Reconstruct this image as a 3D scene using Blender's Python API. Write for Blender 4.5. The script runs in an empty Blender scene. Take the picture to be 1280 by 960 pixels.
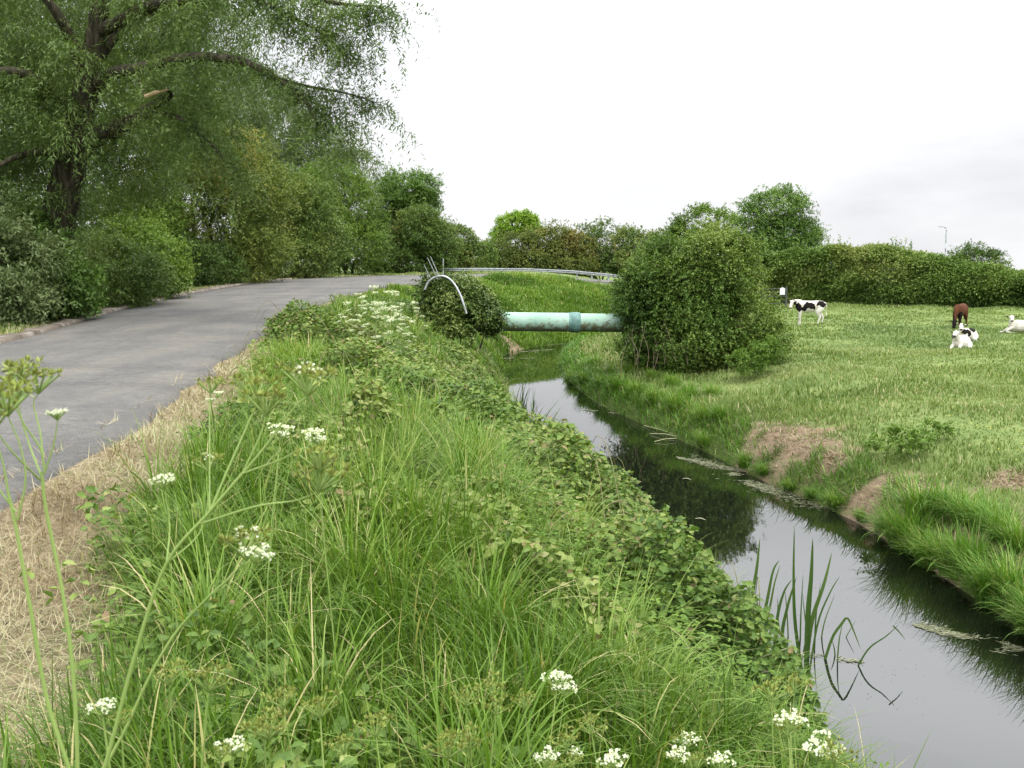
import bpy, math
import numpy as np
from math import radians, sin, cos, pi

# ------------------------------------------------------------------ camera, light, exposure
scene = bpy.context.scene
EYE = 1.6
PITCH = radians(7.2)
FPX = 1250.0
cam_d = bpy.data.cameras.new('camera')
cam = bpy.data.objects.new('camera', cam_d)
scene.collection.objects.link(cam)
cam.location = (0, 0, EYE)
cam.rotation_euler = (pi/2 - PITCH, 0, 0)
cam_d.sensor_width = 36
cam_d.lens = 36*FPX/1280
cam_d.clip_start = 0.05
cam_d.clip_end = 6000
cam_d.dof.use_dof = True
cam_d.dof.focus_distance = 9.0
cam_d.dof.aperture_fstop = 17.0
scene.camera = cam

SUN_EL, SUN_AZ = radians(58), radians(150)     # azimuth measured clockwise from +Y (photo direction)
world = bpy.data.worlds.new('World')
scene.world = world
world.use_nodes = True
wn, wl = world.node_tree.nodes, world.node_tree.links
wn.clear()
w_out = wn.new('ShaderNodeOutputWorld')
w_bg = wn.new('ShaderNodeBackground')
w_bg.inputs['Strength'].default_value = 0.1
w_sky = wn.new('ShaderNodeTexSky')
w_sky.sky_type = 'NISHITA'
w_sky.sun_disc = False
w_sky.sun_elevation = SUN_EL
w_sky.sun_rotation = SUN_AZ
w_sky.air_density = 1.0
w_sky.dust_density = 3.0
w_tc = wn.new('ShaderNodeTexCoord')
w_sep = wn.new('ShaderNodeSeparateXYZ')
wl.new(w_tc.outputs['Generated'], w_sep.inputs[0])
# overcast brightness: dim at the horizon, about three times brighter overhead
w_ramp = wn.new('ShaderNodeValToRGB')
w_ramp.color_ramp.interpolation = 'B_SPLINE'
cr = w_ramp.color_ramp.elements
cr[0].position = 0.0;  cr[0].color = (.315, .315, .318, 1)
cr[1].position = 1.0;  cr[1].color = (1.0, 1.01, 1.03, 1)
for p_, v_ in ((.20, .34), (.28, .55), (.40, .98)):
    e = cr.new(p_); e.color = (v_*.985, v_*1.0, v_*1.025, 1)
wl.new(w_sep.outputs['Z'], w_ramp.inputs[0])
# cloud banks
w_map = wn.new('ShaderNodeMapping')
w_map.inputs['Scale'].default_value = (1.3, 1.3, 4.5)
w_map.inputs['Location'].default_value = (.35, .1, .9)
wl.new(w_tc.outputs['Generated'], w_map.inputs[0])
w_noise = wn.new('ShaderNodeTexNoise')
w_noise.inputs['Scale'].default_value = 1.7
w_noise.inputs['Detail'].default_value = 5
w_noise.inputs['Roughness'].default_value = .5
wl.new(w_map.outputs[0], w_noise.inputs[0])
w_cr2 = wn.new('ShaderNodeValToRGB')
w_cr2.color_ramp.elements[0].position = .34; w_cr2.color_ramp.elements[0].color = (.76, .76, .78, 1)
w_cr2.color_ramp.elements[1].position = .50; w_cr2.color_ramp.elements[1].color = (.985, .985, .99, 1)
wl.new(w_noise.outputs[0], w_cr2.inputs[0])
w_mul = wn.new('ShaderNodeMixRGB'); w_mul.blend_type = 'MULTIPLY'; w_mul.inputs[0].default_value = 1
wl.new(w_ramp.outputs[0], w_mul.inputs[1]); wl.new(w_cr2.outputs[0], w_mul.inputs[2])
w_sc = wn.new('ShaderNodeVectorMath'); w_sc.operation = 'SCALE'
w_sc.inputs['Scale'].default_value = 23.0
wl.new(w_mul.outputs[0], w_sc.inputs[0])
w_mix = wn.new('ShaderNodeMixRGB'); w_mix.inputs[0].default_value = 0.96
wl.new(w_sky.outputs[0], w_mix.inputs[1]); wl.new(w_sc.outputs[0], w_mix.inputs[2])
wl.new(w_mix.outputs[0], w_bg.inputs['Color'])
wl.new(w_bg.outputs[0], w_out.inputs['Surface'])

sun_d = bpy.data.lights.new('sun', 'SUN')
sun_d.energy = 1.5
sun_d.angle = radians(12)
sun_d.color = (1.0, .96, .9)
sun = bpy.data.objects.new('sun', sun_d)
scene.collection.objects.link(sun)
sun.rotation_euler = (pi/2 - SUN_EL, 0, pi - SUN_AZ)
vs = scene.view_settings
vs.view_transform = 'Standard'; vs.look = 'None'; vs.gamma = 1; vs.use_curve_mapping = False
vs.exposure = 0.55
cy = scene.cycles
cy.max_bounces = 5; cy.diffuse_bounces = 3; cy.glossy_bounces = 2; cy.transmission_bounces = 2
cy.transparent_max_bounces = 2; cy.caustics_reflective = False; cy.caustics_refractive = False
cy.use_adaptive_sampling = True; cy.adaptive_threshold = 0.02
cy.use_denoising = True

# ------------------------------------------------------------------ helpers
R = np.random.default_rng(7)
COL = scene.collection

def ray(px, py):
    a, b = (px-640)/FPX, (py-480)/FPX
    return np.array([a, cos(PITCH)-b*sin(PITCH), -(sin(PITCH)+b*cos(PITCH))])
def at(px, py, Y):                      # point seen at photo pixel px,py, Y metres ahead
    d = ray(px, py); return np.array([0, 0, EYE]) + d*(Y/d[1])
def on_z(px, py, z):
    d = ray(px, py); return np.array([0, 0, EYE]) + d*((z-EYE)/d[2])

def snoise(seed, n=7, scale=1.0):
    """smooth 3-D noise, about -1..1, from a few sines"""
    r = np.random.default_rng(seed)
    K = r.normal(size=(n, 3)); K /= np.linalg.norm(K, axis=1)[:, None]
    K *= (r.uniform(.6, 1.9, n)/scale)[:, None]*2
    ph = r.uniform(0, 2*pi, n)
    def f(x, y, z=0):
        x = np.asarray(x, float); s = 0
        for k, p in zip(K, ph):
            s = s + np.sin(k[0]*x + k[1]*y + k[2]*z + p)
        return s/math.sqrt(n/2)/1.6
    return f
def sstep(a, b, x):
    t = np.clip((np.asarray(x, float)-a)/(b-a), 0, 1); return t*t*(3-2*t)
def nrm(v):
    return v/np.maximum(np.linalg.norm(v, axis=-1, keepdims=True), 1e-9)

class Geo:
    """collects faces; build() links them as one mesh object"""
    def __init__(s): s.V, s.L, s.N, s.T, s.M, s.n = [], [], [], [], [], 0
    def add(s, v, f, tint=0.5, mat=0):
        v = np.asarray(v, float).reshape(-1, 3); f = np.asarray(f, int)
        s.V.append(v); s.L.append((f+s.n).ravel()); s.N.append(np.full(len(f), f.shape[1]))
        s.M.append(np.full(len(f), mat))
        s.T.append(np.broadcast_to(np.asarray(tint, float), (len(v),)).copy()); s.n += len(v)
    def build(s, name, mats, parent=None, smooth=True, extra=None):
        if not isinstance(mats, (list, tuple)): mats = [mats]
        V = np.concatenate(s.V); L = np.concatenate(s.L); N = np.concatenate(s.N); M = np.concatenate(s.M)
        me = bpy.data.meshes.new(name)
        me.vertices.add(len(V)); me.vertices.foreach_set('co', V.ravel().astype(np.float32))
        me.loops.add(len(L)); me.loops.foreach_set('vertex_index', L.astype(np.int32))
        me.polygons.add(len(N)); st = np.concatenate([[0], np.cumsum(N)[:-1]])
        me.polygons.foreach_set('loop_start', st.astype(np.int32))
        me.polygons.foreach_set('material_index', M.astype(np.int32))
        me.polygons.foreach_set('use_smooth', np.full(len(N), bool(smooth)))
        a = me.attributes.new('tint', 'FLOAT', 'POINT'); a.data.foreach_set('value', np.concatenate(s.T).astype(np.float32))
        for k, arr in (extra or {}).items():
            a = me.attributes.new(k, 'FLOAT', 'POINT'); a.data.foreach_set('value', np.asarray(arr, np.float32))
        for m in mats: me.materials.append(m)
        me.update(calc_edges=True)
        o = bpy.data.objects.new(name, me); COL.objects.link(o)
        if parent is not None: o.parent = parent
        return o

def tag(o, label=None, cat=None, group=None, kind=None):
    if label: o['label'] = label
    if cat: o['category'] = cat
    if group: o['group'] = group
    if kind: o['kind'] = kind
    return o
def thing(name, label, cat, loc=(0, 0, 0), rz=0, group=None):
    o = bpy.data.objects.new(name, None); COL.objects.link(o)
    o.empty_display_size = .2
    o.location = tuple(float(c) for c in loc); o.rotation_euler = (0, 0, rz)
    return tag(o, label, cat, group)
def copy_tree(o, parent=None):
    c = o.copy(); COL.objects.link(c)
    if parent is not None: c.parent = parent
    for ch in list(o.children): copy_tree(ch, c)
    return c

def tube(g, pts, rad, sides=6, tint=.5, mat=0, cap=False, rad2=None, up=None):
    """lofted tube; rad2 = second radius (along up)"""
    P = np.asarray(pts, float); n = len(P)
    rad = np.broadcast_to(np.asarray(rad, float), (n,))
    rb = rad if rad2 is None else np.broadcast_to(np.asarray(rad2, float), (n,))
    T = nrm(np.gradient(P, axis=0))
    u = np.array([0, 0, 1.]) if up is None else np.asarray(up, float)
    if up is None and abs(T[:, 2]).mean() > .9: u = np.array([1., 0, 0])
    S = nrm(np.cross(T, u)); U = np.cross(S, T)
    a = np.linspace(0, 2*pi, sides, endpoint=False)
    ring = P[:, None] + S[:, None]*(np.cos(a)[None, :, None]*rad[:, None, None]) + U[:, None]*(np.sin(a)[None, :, None]*rb[:, None, None])
    i = np.arange(n-1)[:, None]*sides; j = np.arange(sides)[None]; k = (j+1) % sides
    F = np.stack([i+j, i+k, i+sides+k, i+sides+j], -1).reshape(-1, 4)
    t = np.repeat(np.broadcast_to(np.asarray(tint, float), (n,)), sides)
    g.add(ring, F, t, mat)
    if cap:
        for e in (0, n-1):
            c = np.vstack([P[e], ring[e]])
            f = [(0, 1+q, 1+(q+1) % sides) for q in range(sides)]
            g.add(c, f, t[0], mat)
def box(g, c, s, rz=0, tint=.5, mat=0, bev=0.0):
    c = np.asarray(c, float); s = np.asarray(s, float)/2
    v = np.array([(x, y, z) for z in (-1, 1) for y in (-1, 1) for x in (-1, 1)])*s
    v = v @ np.array([[cos(rz), sin(rz), 0], [-sin(rz), cos(rz), 0], [0, 0, 1]]) + c
    g.add(v, [(0, 2, 3, 1), (4, 5, 7, 6), (0, 1, 5, 4), (2, 6, 7, 3), (0, 4, 6, 2), (1, 3, 7, 5)], tint, mat)
def spline(pts, n=24):
    """Catmull-Rom through pts"""
    P = np.asarray(pts, float); P = np.vstack([2*P[0]-P[1], P, 2*P[-1]-P[-2]])
    m = len(P)-3; t = np.linspace(0, m-1e-6, n); i = t.astype(int); u = (t-i)[:, None]
    a, b, c, d = P[i], P[i+1], P[i+2], P[i+3]
    return .5*((2*b)+(-a+c)*u+(2*a-5*b+4*c-d)*u**2+(-a+3*b-3*c+d)*u**3)

# ---- leaves and blades
def add_leaves(g, P, D, Nn, l, w, tint, mat=0, fine=False, fold=.22):
    """P base points, D leaf directions, Nn rough normals, l, w sizes"""
    n = len(P); l = np.broadcast_to(l, (n,))[:, None]; w = np.broadcast_to(w, (n,))[:, None]
    D = nrm(D); S = nrm(np.cross(D, Nn)); U = np.cross(S, D)
    if fine:
        v = np.stack([P, P+D*l*.3+S*w*.46+U*w*fold, P+D*l*.68+S*w*.36+U*w*fold*.6, P+D*l-U*l*.06,
                      P+D*l*.68-S*w*.36+U*w*fold*.6, P+D*l*.3-S*w*.46+U*w*fold], 1)
        b = np.arange(n)[:, None]*6
        f = np.concatenate([b+np.array([[0, 1, 2, 3]]), b+np.array([[0, 3, 4, 5]])])
        g.add(v, f, np.repeat(tint, 6), mat)
    else:
        v = np.stack([P, P+D*l*.42+S*w*.5+U*w*fold, P+D*l, P+D*l*.42-S*w*.5+U*w*fold], 1)
        f = (np.arange(n)[:, None]*4+np.arange(4)[None])
        g.add(v, f, np.repeat(tint, 4), mat)

def add_blades(g, P, az, lean, bend, L, W, tint, seg=4, mat=0):
    """grass blades: start at angle lean from the vertical, curl over by bend radians"""
    n = len(P)
    if n == 0: return
    h = np.stack([np.cos(az), np.sin(az), 0*az], -1)
    side = np.stack([-np.sin(az), np.cos(az), 0*az], -1)
    pts = [P]; cur = P.copy()
    for k in range(seg):
        th = lean + bend*((k+.6)/seg)**1.3
        cur = cur + (h*np.sin(th)[:, None]+np.array([0, 0, 1.])*np.cos(th)[:, None])*(L/seg)[:, None]
        pts.append(cur)
    vs_ = []
    for k in range(seg):
        t = k/seg; ww = (W*(.75+.6*t if t < .4 else 1.0-.75*(t-.4)/.6*1.0))[:, None]*.5
        vs_ += [pts[k]-side*ww, pts[k]+side*ww]
    vs_.append(pts[seg])
    V = np.stack(vs_, 1); m = 2*seg+1; b = np.arange(n)[:, None]*m
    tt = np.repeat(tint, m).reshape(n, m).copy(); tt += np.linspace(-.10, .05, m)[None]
    tt = np.clip(tt, 0, 1)
    g.add(V, b[:0].reshape(0, 4).astype(int), np.zeros(V.size//3), mat) if False else None
    off = g.n
    g.V.append(V.reshape(-1, 3)); g.T.append(tt.ravel()); g.n += V.size//3
    for k in range(seg-1):
        q = b+np.array([[2*k, 2*k+1, 2*k+3, 2*k+2]])
        g.L.append((q+off).ravel()); g.N.append(np.full(n, 4)); g.M.append(np.full(n, mat))
    q = b+np.array([[2*seg-2, 2*seg-1, 2*seg]])
    g.L.append((q+off).ravel()); g.N.append(np.full(n, 3)); g.M.append(np.full(n, mat))

# ------------------------------------------------------------------ materials
def new_mat(name):
    m = bpy.data.materials.new(name); m.use_nodes = True
    return m, m.node_tree.nodes, m.node_tree.links, m.node_tree.nodes['Principled BSDF']
def ramp_node(N, stops, interp='LINEAR'):
    r = N.new('ShaderNodeValToRGB'); r.color_ramp.interpolation = interp
    e = r.color_ramp.elements
    while len(e) > 1: e.remove(e[-1])
    e[0].position = stops[0][0]; e[0].color = (*stops[0][1], 1)
    for p, c in stops[1:]:
        q = e.new(p); q.color = (*c, 1)
    return r
def leaf_mat(name, stops, rough=.55, trans=.3, spec=.35):
    m, N, L, b = new_mat(name)
    a = N.new('ShaderNodeAttribute'); a.attribute_name = 'tint'
    r = ramp_node(N, stops); L.new(a.outputs['Fac'], r.inputs[0])
    L.new(r.outputs[0], b.inputs['Base Color'])
    b.inputs['Roughness'].default_value = rough
    b.inputs['Specular IOR Level'].default_value = spec*.5
    t = N.new('ShaderNodeBsdfTranslucent')
    g = N.new('ShaderNodeMixRGB'); g.blend_type = 'MULTIPLY'; g.inputs[0].default_value = 1
    g.inputs[2].default_value = (1.25, 1.35, .6, 1)
    L.new(r.outputs[0], g.inputs[1]); L.new(g.outputs[0], t.inputs[0])
    mx = N.new('ShaderNodeMixShader'); mx.inputs[0].default_value = trans*.8
    L.new(b.outputs[0], mx.inputs[1]); L.new(t.outputs[0], mx.inputs[2])
    L.new(mx.outputs[0], N['Material Output'].inputs['Surface'])
    return m
def noise_mat(name, stops, scale=8, detail=5, rough=.8, spec=.3, bump=0, bscale=None, stretch=(1, 1, 1), metal=0):
    m, N, L, b = new_mat(name)
    tc = N.new('ShaderNodeTexCoord'); mp = N.new('ShaderNodeMapping'); mp.inputs['Scale'].default_value = stretch
    L.new(tc.outputs['Object'], mp.inputs[0])
    n = N.new('ShaderNodeTexNoise'); n.inputs['Scale'].default_value = scale; n.inputs['Detail'].default_value = detail
    L.new(mp.outputs[0], n.inputs[0])
    r = ramp_node(N, stops); L.new(n.outputs[0], r.inputs[0]); L.new(r.outputs[0], b.inputs['Base Color'])
    b.inputs['Roughness'].default_value = rough; b.inputs['Specular IOR Level'].default_value = spec
    b.inputs['Metallic'].default_value = metal
    if bump:
        n2 = N.new('ShaderNodeTexNoise'); n2.inputs['Scale'].default_value = bscale or scale*3; n2.inputs['Detail'].default_value = 4
        L.new(mp.outputs[0], n2.inputs[0])
        bp = N.new('ShaderNodeBump'); bp.inputs['Strength'].default_value = bump; bp.inputs['Distance'].default_value = .02
        L.new(n2.outputs[0], bp.inputs['Height']); L.new(bp.outputs[0], b.inputs['Normal'])
    return m

G0 = [(0, (.028, .055, .009)), (.35, (.068, .135, .015)), (.62, (.128, .22, .027)), (.82, (.22, .30, .07)), (.93, (.42, .38, .17)), (1, (.50, .42, .24))]
M = {}
M['grass'] = leaf_mat('grass_blades', G0, .5, .35, .4)
M['field'] = leaf_mat('field_grass', [(0, (.065, .105, .028)), (.4, (.13, .19, .05)), (.7, (.20, .255, .085)), (.9, (.30, .31, .145)), (1, (.44, .38, .24))], .6, .3, .25)
M['blue_grass'] = leaf_mat('coarse_grey_green_grass', [(0, (.09, .14, .05)), (.5, (.165, .235, .09)), (1, (.26, .32, .14))], .6, .25, .25)
M['straw'] = leaf_mat('dry_straw', [(0, (.10, .075, .04)), (.25, (.20, .145, .08)), (.5, (.30, .25, .145)), (.8, (.42, .38, .25)), (.88, (.33, .34, .19)), (1, (.20, .25, .09))], .7, .2, .3)
M['bramble'] = leaf_mat('bramble_leaves', [(0, (.04, .08, .018)), (.4, (.09, .16, .028)), (.7, (.18, .24, .05)), (.88, (.26, .30, .10)), (.95, (.25, .20, .09)), (1, (.22, .15, .09))], .5, .25, .4)
M['nettle'] = leaf_mat('nettle_leaves', [(0, (.045, .08, .016)), (.5, (.10, .175, .028)), (1, (.18, .28, .05))], .6, .25, .3)
M['willow'] = leaf_mat('willow_leaves', [(0, (.05, .085, .025)), (.5, (.105, .165, .045)), (.85, (.17, .235, .07)), (1, (.27, .32, .18))], .5, .3, .4)
M['silver'] = leaf_mat('grey_willow_leaves', [(0, (.065, .10, .035)), (.5, (.13, .18, .07)), (1, (.23, .28, .14))], .55, .3, .4)
M['haw'] = leaf_mat('hawthorn_leaves', [(0, (.055, .085, .018)), (.5, (.12, .165, .03)), (.85, (.20, .23, .045)), (1, (.26, .20, .06))], .5, .25, .4)
M['haw_dark'] = leaf_mat('thicket_leaves', [(0, (.04, .072, .018)), (.5, (.08, .135, .03)), (.85, (.135, .20, .042)), (1, (.19, .20, .06))], .5, .25, .4)
M['hedge'] = leaf_mat('hedge_leaves', [(0, (.045, .085, .018)), (.4, (.09, .155, .03)), (.8, (.15, .23, .05)), (1, (.22, .26, .07))], .5, .25, .4)
M['green'] = leaf_mat('bright_leaves', [(0, (.055, .10, .018)), (.5, (.12, .195, .03)), (1, (.21, .30, .055))], .5, .3, .4)
M['lime'] = leaf_mat('lime_leaves', [(0, (.10, .18, .02)), (.5, (.19, .31, .035)), (1, (.30, .42, .06))], .5, .35, .4)
M['ash'] = leaf_mat('ash_leaves', [(0, (.045, .085, .02)), (.5, (.09, .165, .032)), (1, (.155, .25, .05))], .5, .25, .4)
M['rust'] = leaf_mat('rusty_leaves', [(0, (.065, .085, .022)), (.5, (.12, .155, .038)), (.8, (.175, .195, .048)), (1, (.21, .175, .055))], .5, .25, .35)
M['ivy'] = leaf_mat('ivy_leaves', [(0, (.03, .055, .014)), (.5, (.06, .105, .024)), (.85, (.13, .19, .04)), (1, (.24, .28, .08))], .38, .15, .55)
M['sedge'] = leaf_mat('sedge_blades', [(0, (.04, .09, .012)), (.5, (.09, .20, .025)), (.85, (.17, .29, .045)), (1, (.36, .36, .14))], .45, .35, .45)
M['reed'] = leaf_mat('reed_blades', [(0, (.025, .048, .014)), (.5, (.05, .10, .022)), (1, (.11, .17, .04))], .45, .25, .45)
M['bark'] = noise_mat('bark', [(.3, (.022, .02, .014)), (.55, (.06, .052, .036)), (.75, (.13, .115, .08))], 9, 7, .95, .1, 1.0, 22, (1, 1, .22))
M['twig'] = noise_mat('twig_bark', [(.3, (.05, .04, .03)), (.7, (.13, .105, .08))], 9, 3, .9)
M['wood_pale'] = noise_mat('torn_wood', [(.3, (.30, .20, .11)), (.7, (.50, .37, .22))], 12, 3, .8, stretch=(1, 1, 4))
M['cane'] = noise_mat('bramble_cane', [(.3, (.15, .09, .05)), (.6, (.17, .19, .07))], 6, 3, .6)
M['deadcane'] = noise_mat('dead_cane', [(.3, (.13, .095, .065)), (.7, (.26, .20, .14))], 9, 3, .9)
M['stem'] = noise_mat('plant_stem', [(.3, (.16, .25, .05)), (.7, (.27, .36, .11))], 9, 3, .5, stretch=(1, 1, .3))
M['stem_red'] = noise_mat('aged_stem', [(.3, (.16, .20, .06)), (.7, (.24, .19, .09))], 9, 3, .5)
M['petal'] = leaf_mat('white_petals', [(0, (.60, .64, .44)), (.4, (.74, .77, .62)), (1, (.86, .86, .80))], .7, .3, .2)
M['seed'] = leaf_mat('green_seeds', [(0, (.12, .11, .035)), (.4, (.20, .22, .05)), (1, (.38, .46, .13))], .5, .25, .4)
M['yellow'] = leaf_mat('buttercup_petals', [(0, (.62, .50, .02)), (1, (.80, .68, .04))], .4, .2, .4)
M['galv'] = noise_mat('galvanised_steel', [(.3, (.34, .36, .38)), (.7, (.52, .54, .56))], 10, 3, .45, .5, metal=.6)
M['rail'] = noise_mat('crash_barrier_steel', [(.3, (.24, .26, .27)), (.7, (.38, .40, .41))], 4, 3, .6, .4, metal=.3)
M['lamp'] = noise_mat('lamp_paint', [(.3, (.30, .32, .34)), (.7, (.38, .40, .42))], 4, 2, .5)
M['hoof'] = noise_mat('hoof_horn', [(.3, (.05, .04, .03)), (.7, (.10, .08, .06))], 20, 2, .6)
M['white_coat'] = noise_mat('white_coat', [(.3, (.44, .39, .31)), (.5, (.60, .57, .51)), (.7, (.68, .66, .61))], 5, 6, .9, .2, .5, 60)
M['black_coat'] = noise_mat('black_coat', [(.3, (.008, .007, .007)), (.7, (.016, .013, .012))], 6, 5, .8, .08, .5, 60)
M['brown_coat'] = noise_mat('brown_coat', [(.3, (.055, .020, .010)), (.7, (.115, .042, .019))], 4, 5, .8, .1, .5, 60)
M['muzzle'] = noise_mat('muzzle_skin', [(.3, (.04, .03, .03)), (.7, (.08, .06, .055))], 12, 2, .5)
M['eye'] = noise_mat('eye_gloss', [(.3, (.006, .005, .004)), (.7, (.012, .01, .008))], 12, 1, .1)
M['tag'] = noise_mat('ear_tag_plastic', [(.3, (.75, .48, .03)), (.7, (.85, .58, .05))], 12, 1, .4)
M['board'] = noise_mat('white_board', [(.3, (.62, .64, .66)), (.7, (.74, .76, .78))], 5, 2, .5)
M['gate'] = noise_mat('gate_steel', [(.3, (.07, .075, .07)), (.7, (.14, .145, .14))], 5, 2, .5, metal=.4)

# ------------------------------------------------------------------ the lie of the land
WATER = -2.69
SC = np.array([(5.6, -60), (4.9, -15), (4.35, 5), (4.15, 11), (3.57, 15.6), (2.94, 18.6), (2.37, 22.3), (1.36, 28.5), (.96, 34), (.85, 39),
               (.85, 43), (2.0, 47.2), (5.2, 51), (9.5, 56), (12.5, 66), (15, 90), (24, 150), (60, 300)], float)
SH = np.array([1.8, 1.8, 1.7, 1.75, 2.05, 1.94, 1.79, 1.31, 1.10, 1.10, 1.35, 1.2, 1.2, 1.2, 1.2, 1.2, 1.5, 2.0])
_c = spline(np.hstack([SC, SH[:, None]]), 150)
SC2, SH2 = _c[:, :2], _c[:, 2]
def stream(x, y):
    """signed distance beyond the waterline; side -1 left bank, +1 right bank"""
    x = np.atleast_1d(np.asarray(x, float)); y = np.atleast_1d(np.asarray(y, float))
    best = np.full(x.shape, 1e9); sd = np.ones(x.shape); hw = np.ones(x.shape)
    A, B = SC2[:-1], SC2[1:]
    for k in range(len(A)):
        d = B[k]-A[k]; t = np.clip(((x-A[k, 0])*d[0]+(y-A[k, 1])*d[1])/(d@d), 0, 1)
        qx, qy = A[k, 0]+t*d[0], A[k, 1]+t*d[1]
        dist = np.hypot(x-qx, y-qy); m = dist < best
        best = np.where(m, dist, best)
        sd = np.where(m, np.where(d[0]*(y-A[k, 1])-d[1]*(x-A[k, 0]) > 0, -1, 1), sd)
        hw = np.where(m, SH2[k]+t*(SH2[k+1]-SH2[k]), hw)
    return best-hw, sd
def plateau(x, y):
    return .4*sstep(20, 60, y) - .62*sstep(-2, 10, x)*sstep(52, 72, y)
nzA, nzB, nzC, nzD = snoise(1, scale=1.6), snoise(2, scale=.45), snoise(3, scale=9), snoise(4, scale=3.5)
def height(x, y, fine=True):
    x = np.atleast_1d(np.asarray(x, float)); y = np.atleast_1d(np.asarray(y, float))
    d, sd = stream(x, y)
    wide = 1+.22*sstep(6.5, 10, y)+.33*sstep(10, 16, y)-.2*sstep(23, 29, y)+1.55*sstep(43, 50, y)
    zl = np.interp(d/wide, [-1.2, -.4, 0, .3, .8, 1.6, 2.6, 3.3], [-3.5, -3.1, -2.74, -2.15, -1.5, -.85, -.2, 0])
    zl = zl + plateau(x, y)*sstep(1.0, 4.5, d)
    zr = np.interp(d, [-1.2, -.4, 0, .22, .8, 2.0, 3.4, 6, 20], [-3.5, -3.1, -2.74, -2.4, -2.12, -1.95, -1.68, -1.46, -1.4])
    zr = zr + .28*sstep(44, 66, y)*sstep(1, 4, d)
    z = np.where(sd < 0, zl, zr)
    bank = sstep(0.05, .8, d)
    rr, _ = road_d(x, y)
    flat = sstep(0.1, 1.5, rr)
    if fine:
        rgt = (sd > 0)
        z = z + bank*flat*(nzA(x, y)*np.where(rgt, .07, .06) + nzB(x, y)*.025 + np.where(rgt, nzC(x, y)*.06, 0))
    z = z-.14*sstep(0, -.5, rr)
    far = sstep(130, 900, np.hypot(x, y))
    return z*(1-far) + far*(-38.0)
LE = np.array([(-6.4, -40), (-7.2, -10), (-8, 6), (-9.5, 18.5), (-11.6, 29.8), (-12.7, 42.8), (-12.5, 53.6), (-10.5, 63), (-6.5, 69.5), (-1, 74), (6, 77.5), (16, 81), (40, 90), (120, 120)], float)
RE = np.array([(-1.8, -40), (-2.5, -10), (-3.25, 6.3), (-4.55, 16), (-5.4, 23), (-6.2, 31), (-6.2, 39), (-5.4, 47), (-3.6, 55), (-.8, 62), (3.5, 67), (9, 71), (42, 83), (122, 113)], float)
LEs, REs = spline(LE, 160), spline(RE, 160)
def inpoly(x, y, poly):
    c = np.zeros(x.shape, bool); n = len(poly); j = n-1
    for i in range(n):
        xi, yi = poly[i]; xj, yj = poly[j]
        c ^= ((yi > y) != (yj > y)) & (x < (xj-xi)*(y-yi)/(yj-yi+1e-12)+xi); j = i
    return c
RP = np.vstack([LEs, REs[::-1]])
def pdist(x, y, pl):
    b = np.full(x.shape, 1e9)
    for A, B in zip(pl[:-1], pl[1:]):
        d = B-A; t = np.clip(((x-A[0])*d[0]+(y-A[1])*d[1])/(d@d), 0, 1)
        b = np.minimum(b, np.hypot(x-A[0]-t*d[0], y-A[1]-t*d[1]))
    return b
LEc, REc = LEs[::3], REs[::3]
def road_d(x, y):
    """distance outside the road (negative inside), and the side (-1 left verge)"""
    dl, dr = pdist(x, y, LEc), pdist(x, y, REc)
    ins = inpoly(x, y, RP)
    return np.where(ins, -np.minimum(dl, dr), np.minimum(dl, dr)), np.where(dl < dr, -1, 1)

def axis(segs):
    out = []
    for a, b, s in segs: out.append(np.arange(a, b, s))
    return np.concatenate(out+[[segs[-1][1]]])
gx = axis([(-2500, -400, 300), (-400, -60, 40), (-60, -16, 2), (-16, -4, .5), (-4, 9, .16), (9, 20, .5), (20, 60, 2), (60, 400, 40), (400, 2500, 300)])
gy = axis([(-400, -40, 60), (-40, 0, 1.5), (0, 32, .2), (32, 56, .4), (56, 90, 1), (90, 200, 10), (200, 3200, 250)])
GX, GY = np.meshgrid(gx, gy); X, Y = GX.ravel(), GY.ravel()
Z = height(X, Y)
nx, ny = len(gx), len(gy)
ii = (np.arange(ny-1)[:, None]*nx+np.arange(nx-1)[None]).ravel()
F = np.stack([ii, ii+1, ii+nx+1, ii+nx], -1)
# bare / dry ground masks
SOIL = [((990, 545), -1.95, 1.1, .9), ((1075, 603), -2.0, .75, .45), ((1150, 600), -1.9, .6, .4), ((1255, 650), -1.9, .8, .8), ((1275, 590), -1.75, .5, .4), ((1040, 560), -1.85, .3, .3),
        ((650, 428), -2.3, 1.6, .6)]
nzS0 = snoise(6, scale=.22)
def soil_mask(x, y):
    s = np.zeros(np.shape(x))
    for (px, py), z, rx, ry in SOIL:
        c = on_z(px, py, z); q = np.hypot((x-c[0])/rx, (y-c[1])/(ry*1.9))
        s = np.maximum(s, 1-sstep(.5, 1.15, q+.38*nzB(x, y)+.30*nzS0(x, y)))
    return s
def dry_mask(x, y):
    rd, side = road_d(x, y)
    w_ = np.interp(y, [0, 2, 3.6, 5.2, 8, 12, 18], [1.5, 1.45, 1.2, .95, .85, .7, .5])
    right = 1-sstep(-.22, .25, rd-w_+.16*nzA(x, y)+.10*nzB(x, y))
    left = 1-sstep(.25, .8, rd+.3*nzA(x, y))
    return np.where(side > 0, right*sstep(60, 40, y), left)
d_, sd_ = stream(X, Y)
g = Geo(); g.add(np.stack([X, Y, Z], -1), F)
m, N, L, b = new_mat('ground_cover')
a1 = N.new('ShaderNodeAttribute'); a1.attribute_name = 'soil'
a2 = N.new('ShaderNodeAttribute'); a2.attribute_name = 'dry'
a3 = N.new('ShaderNodeAttribute'); a3.attribute_name = 'mead'
tc = N.new('ShaderNodeTexCoord')
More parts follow.
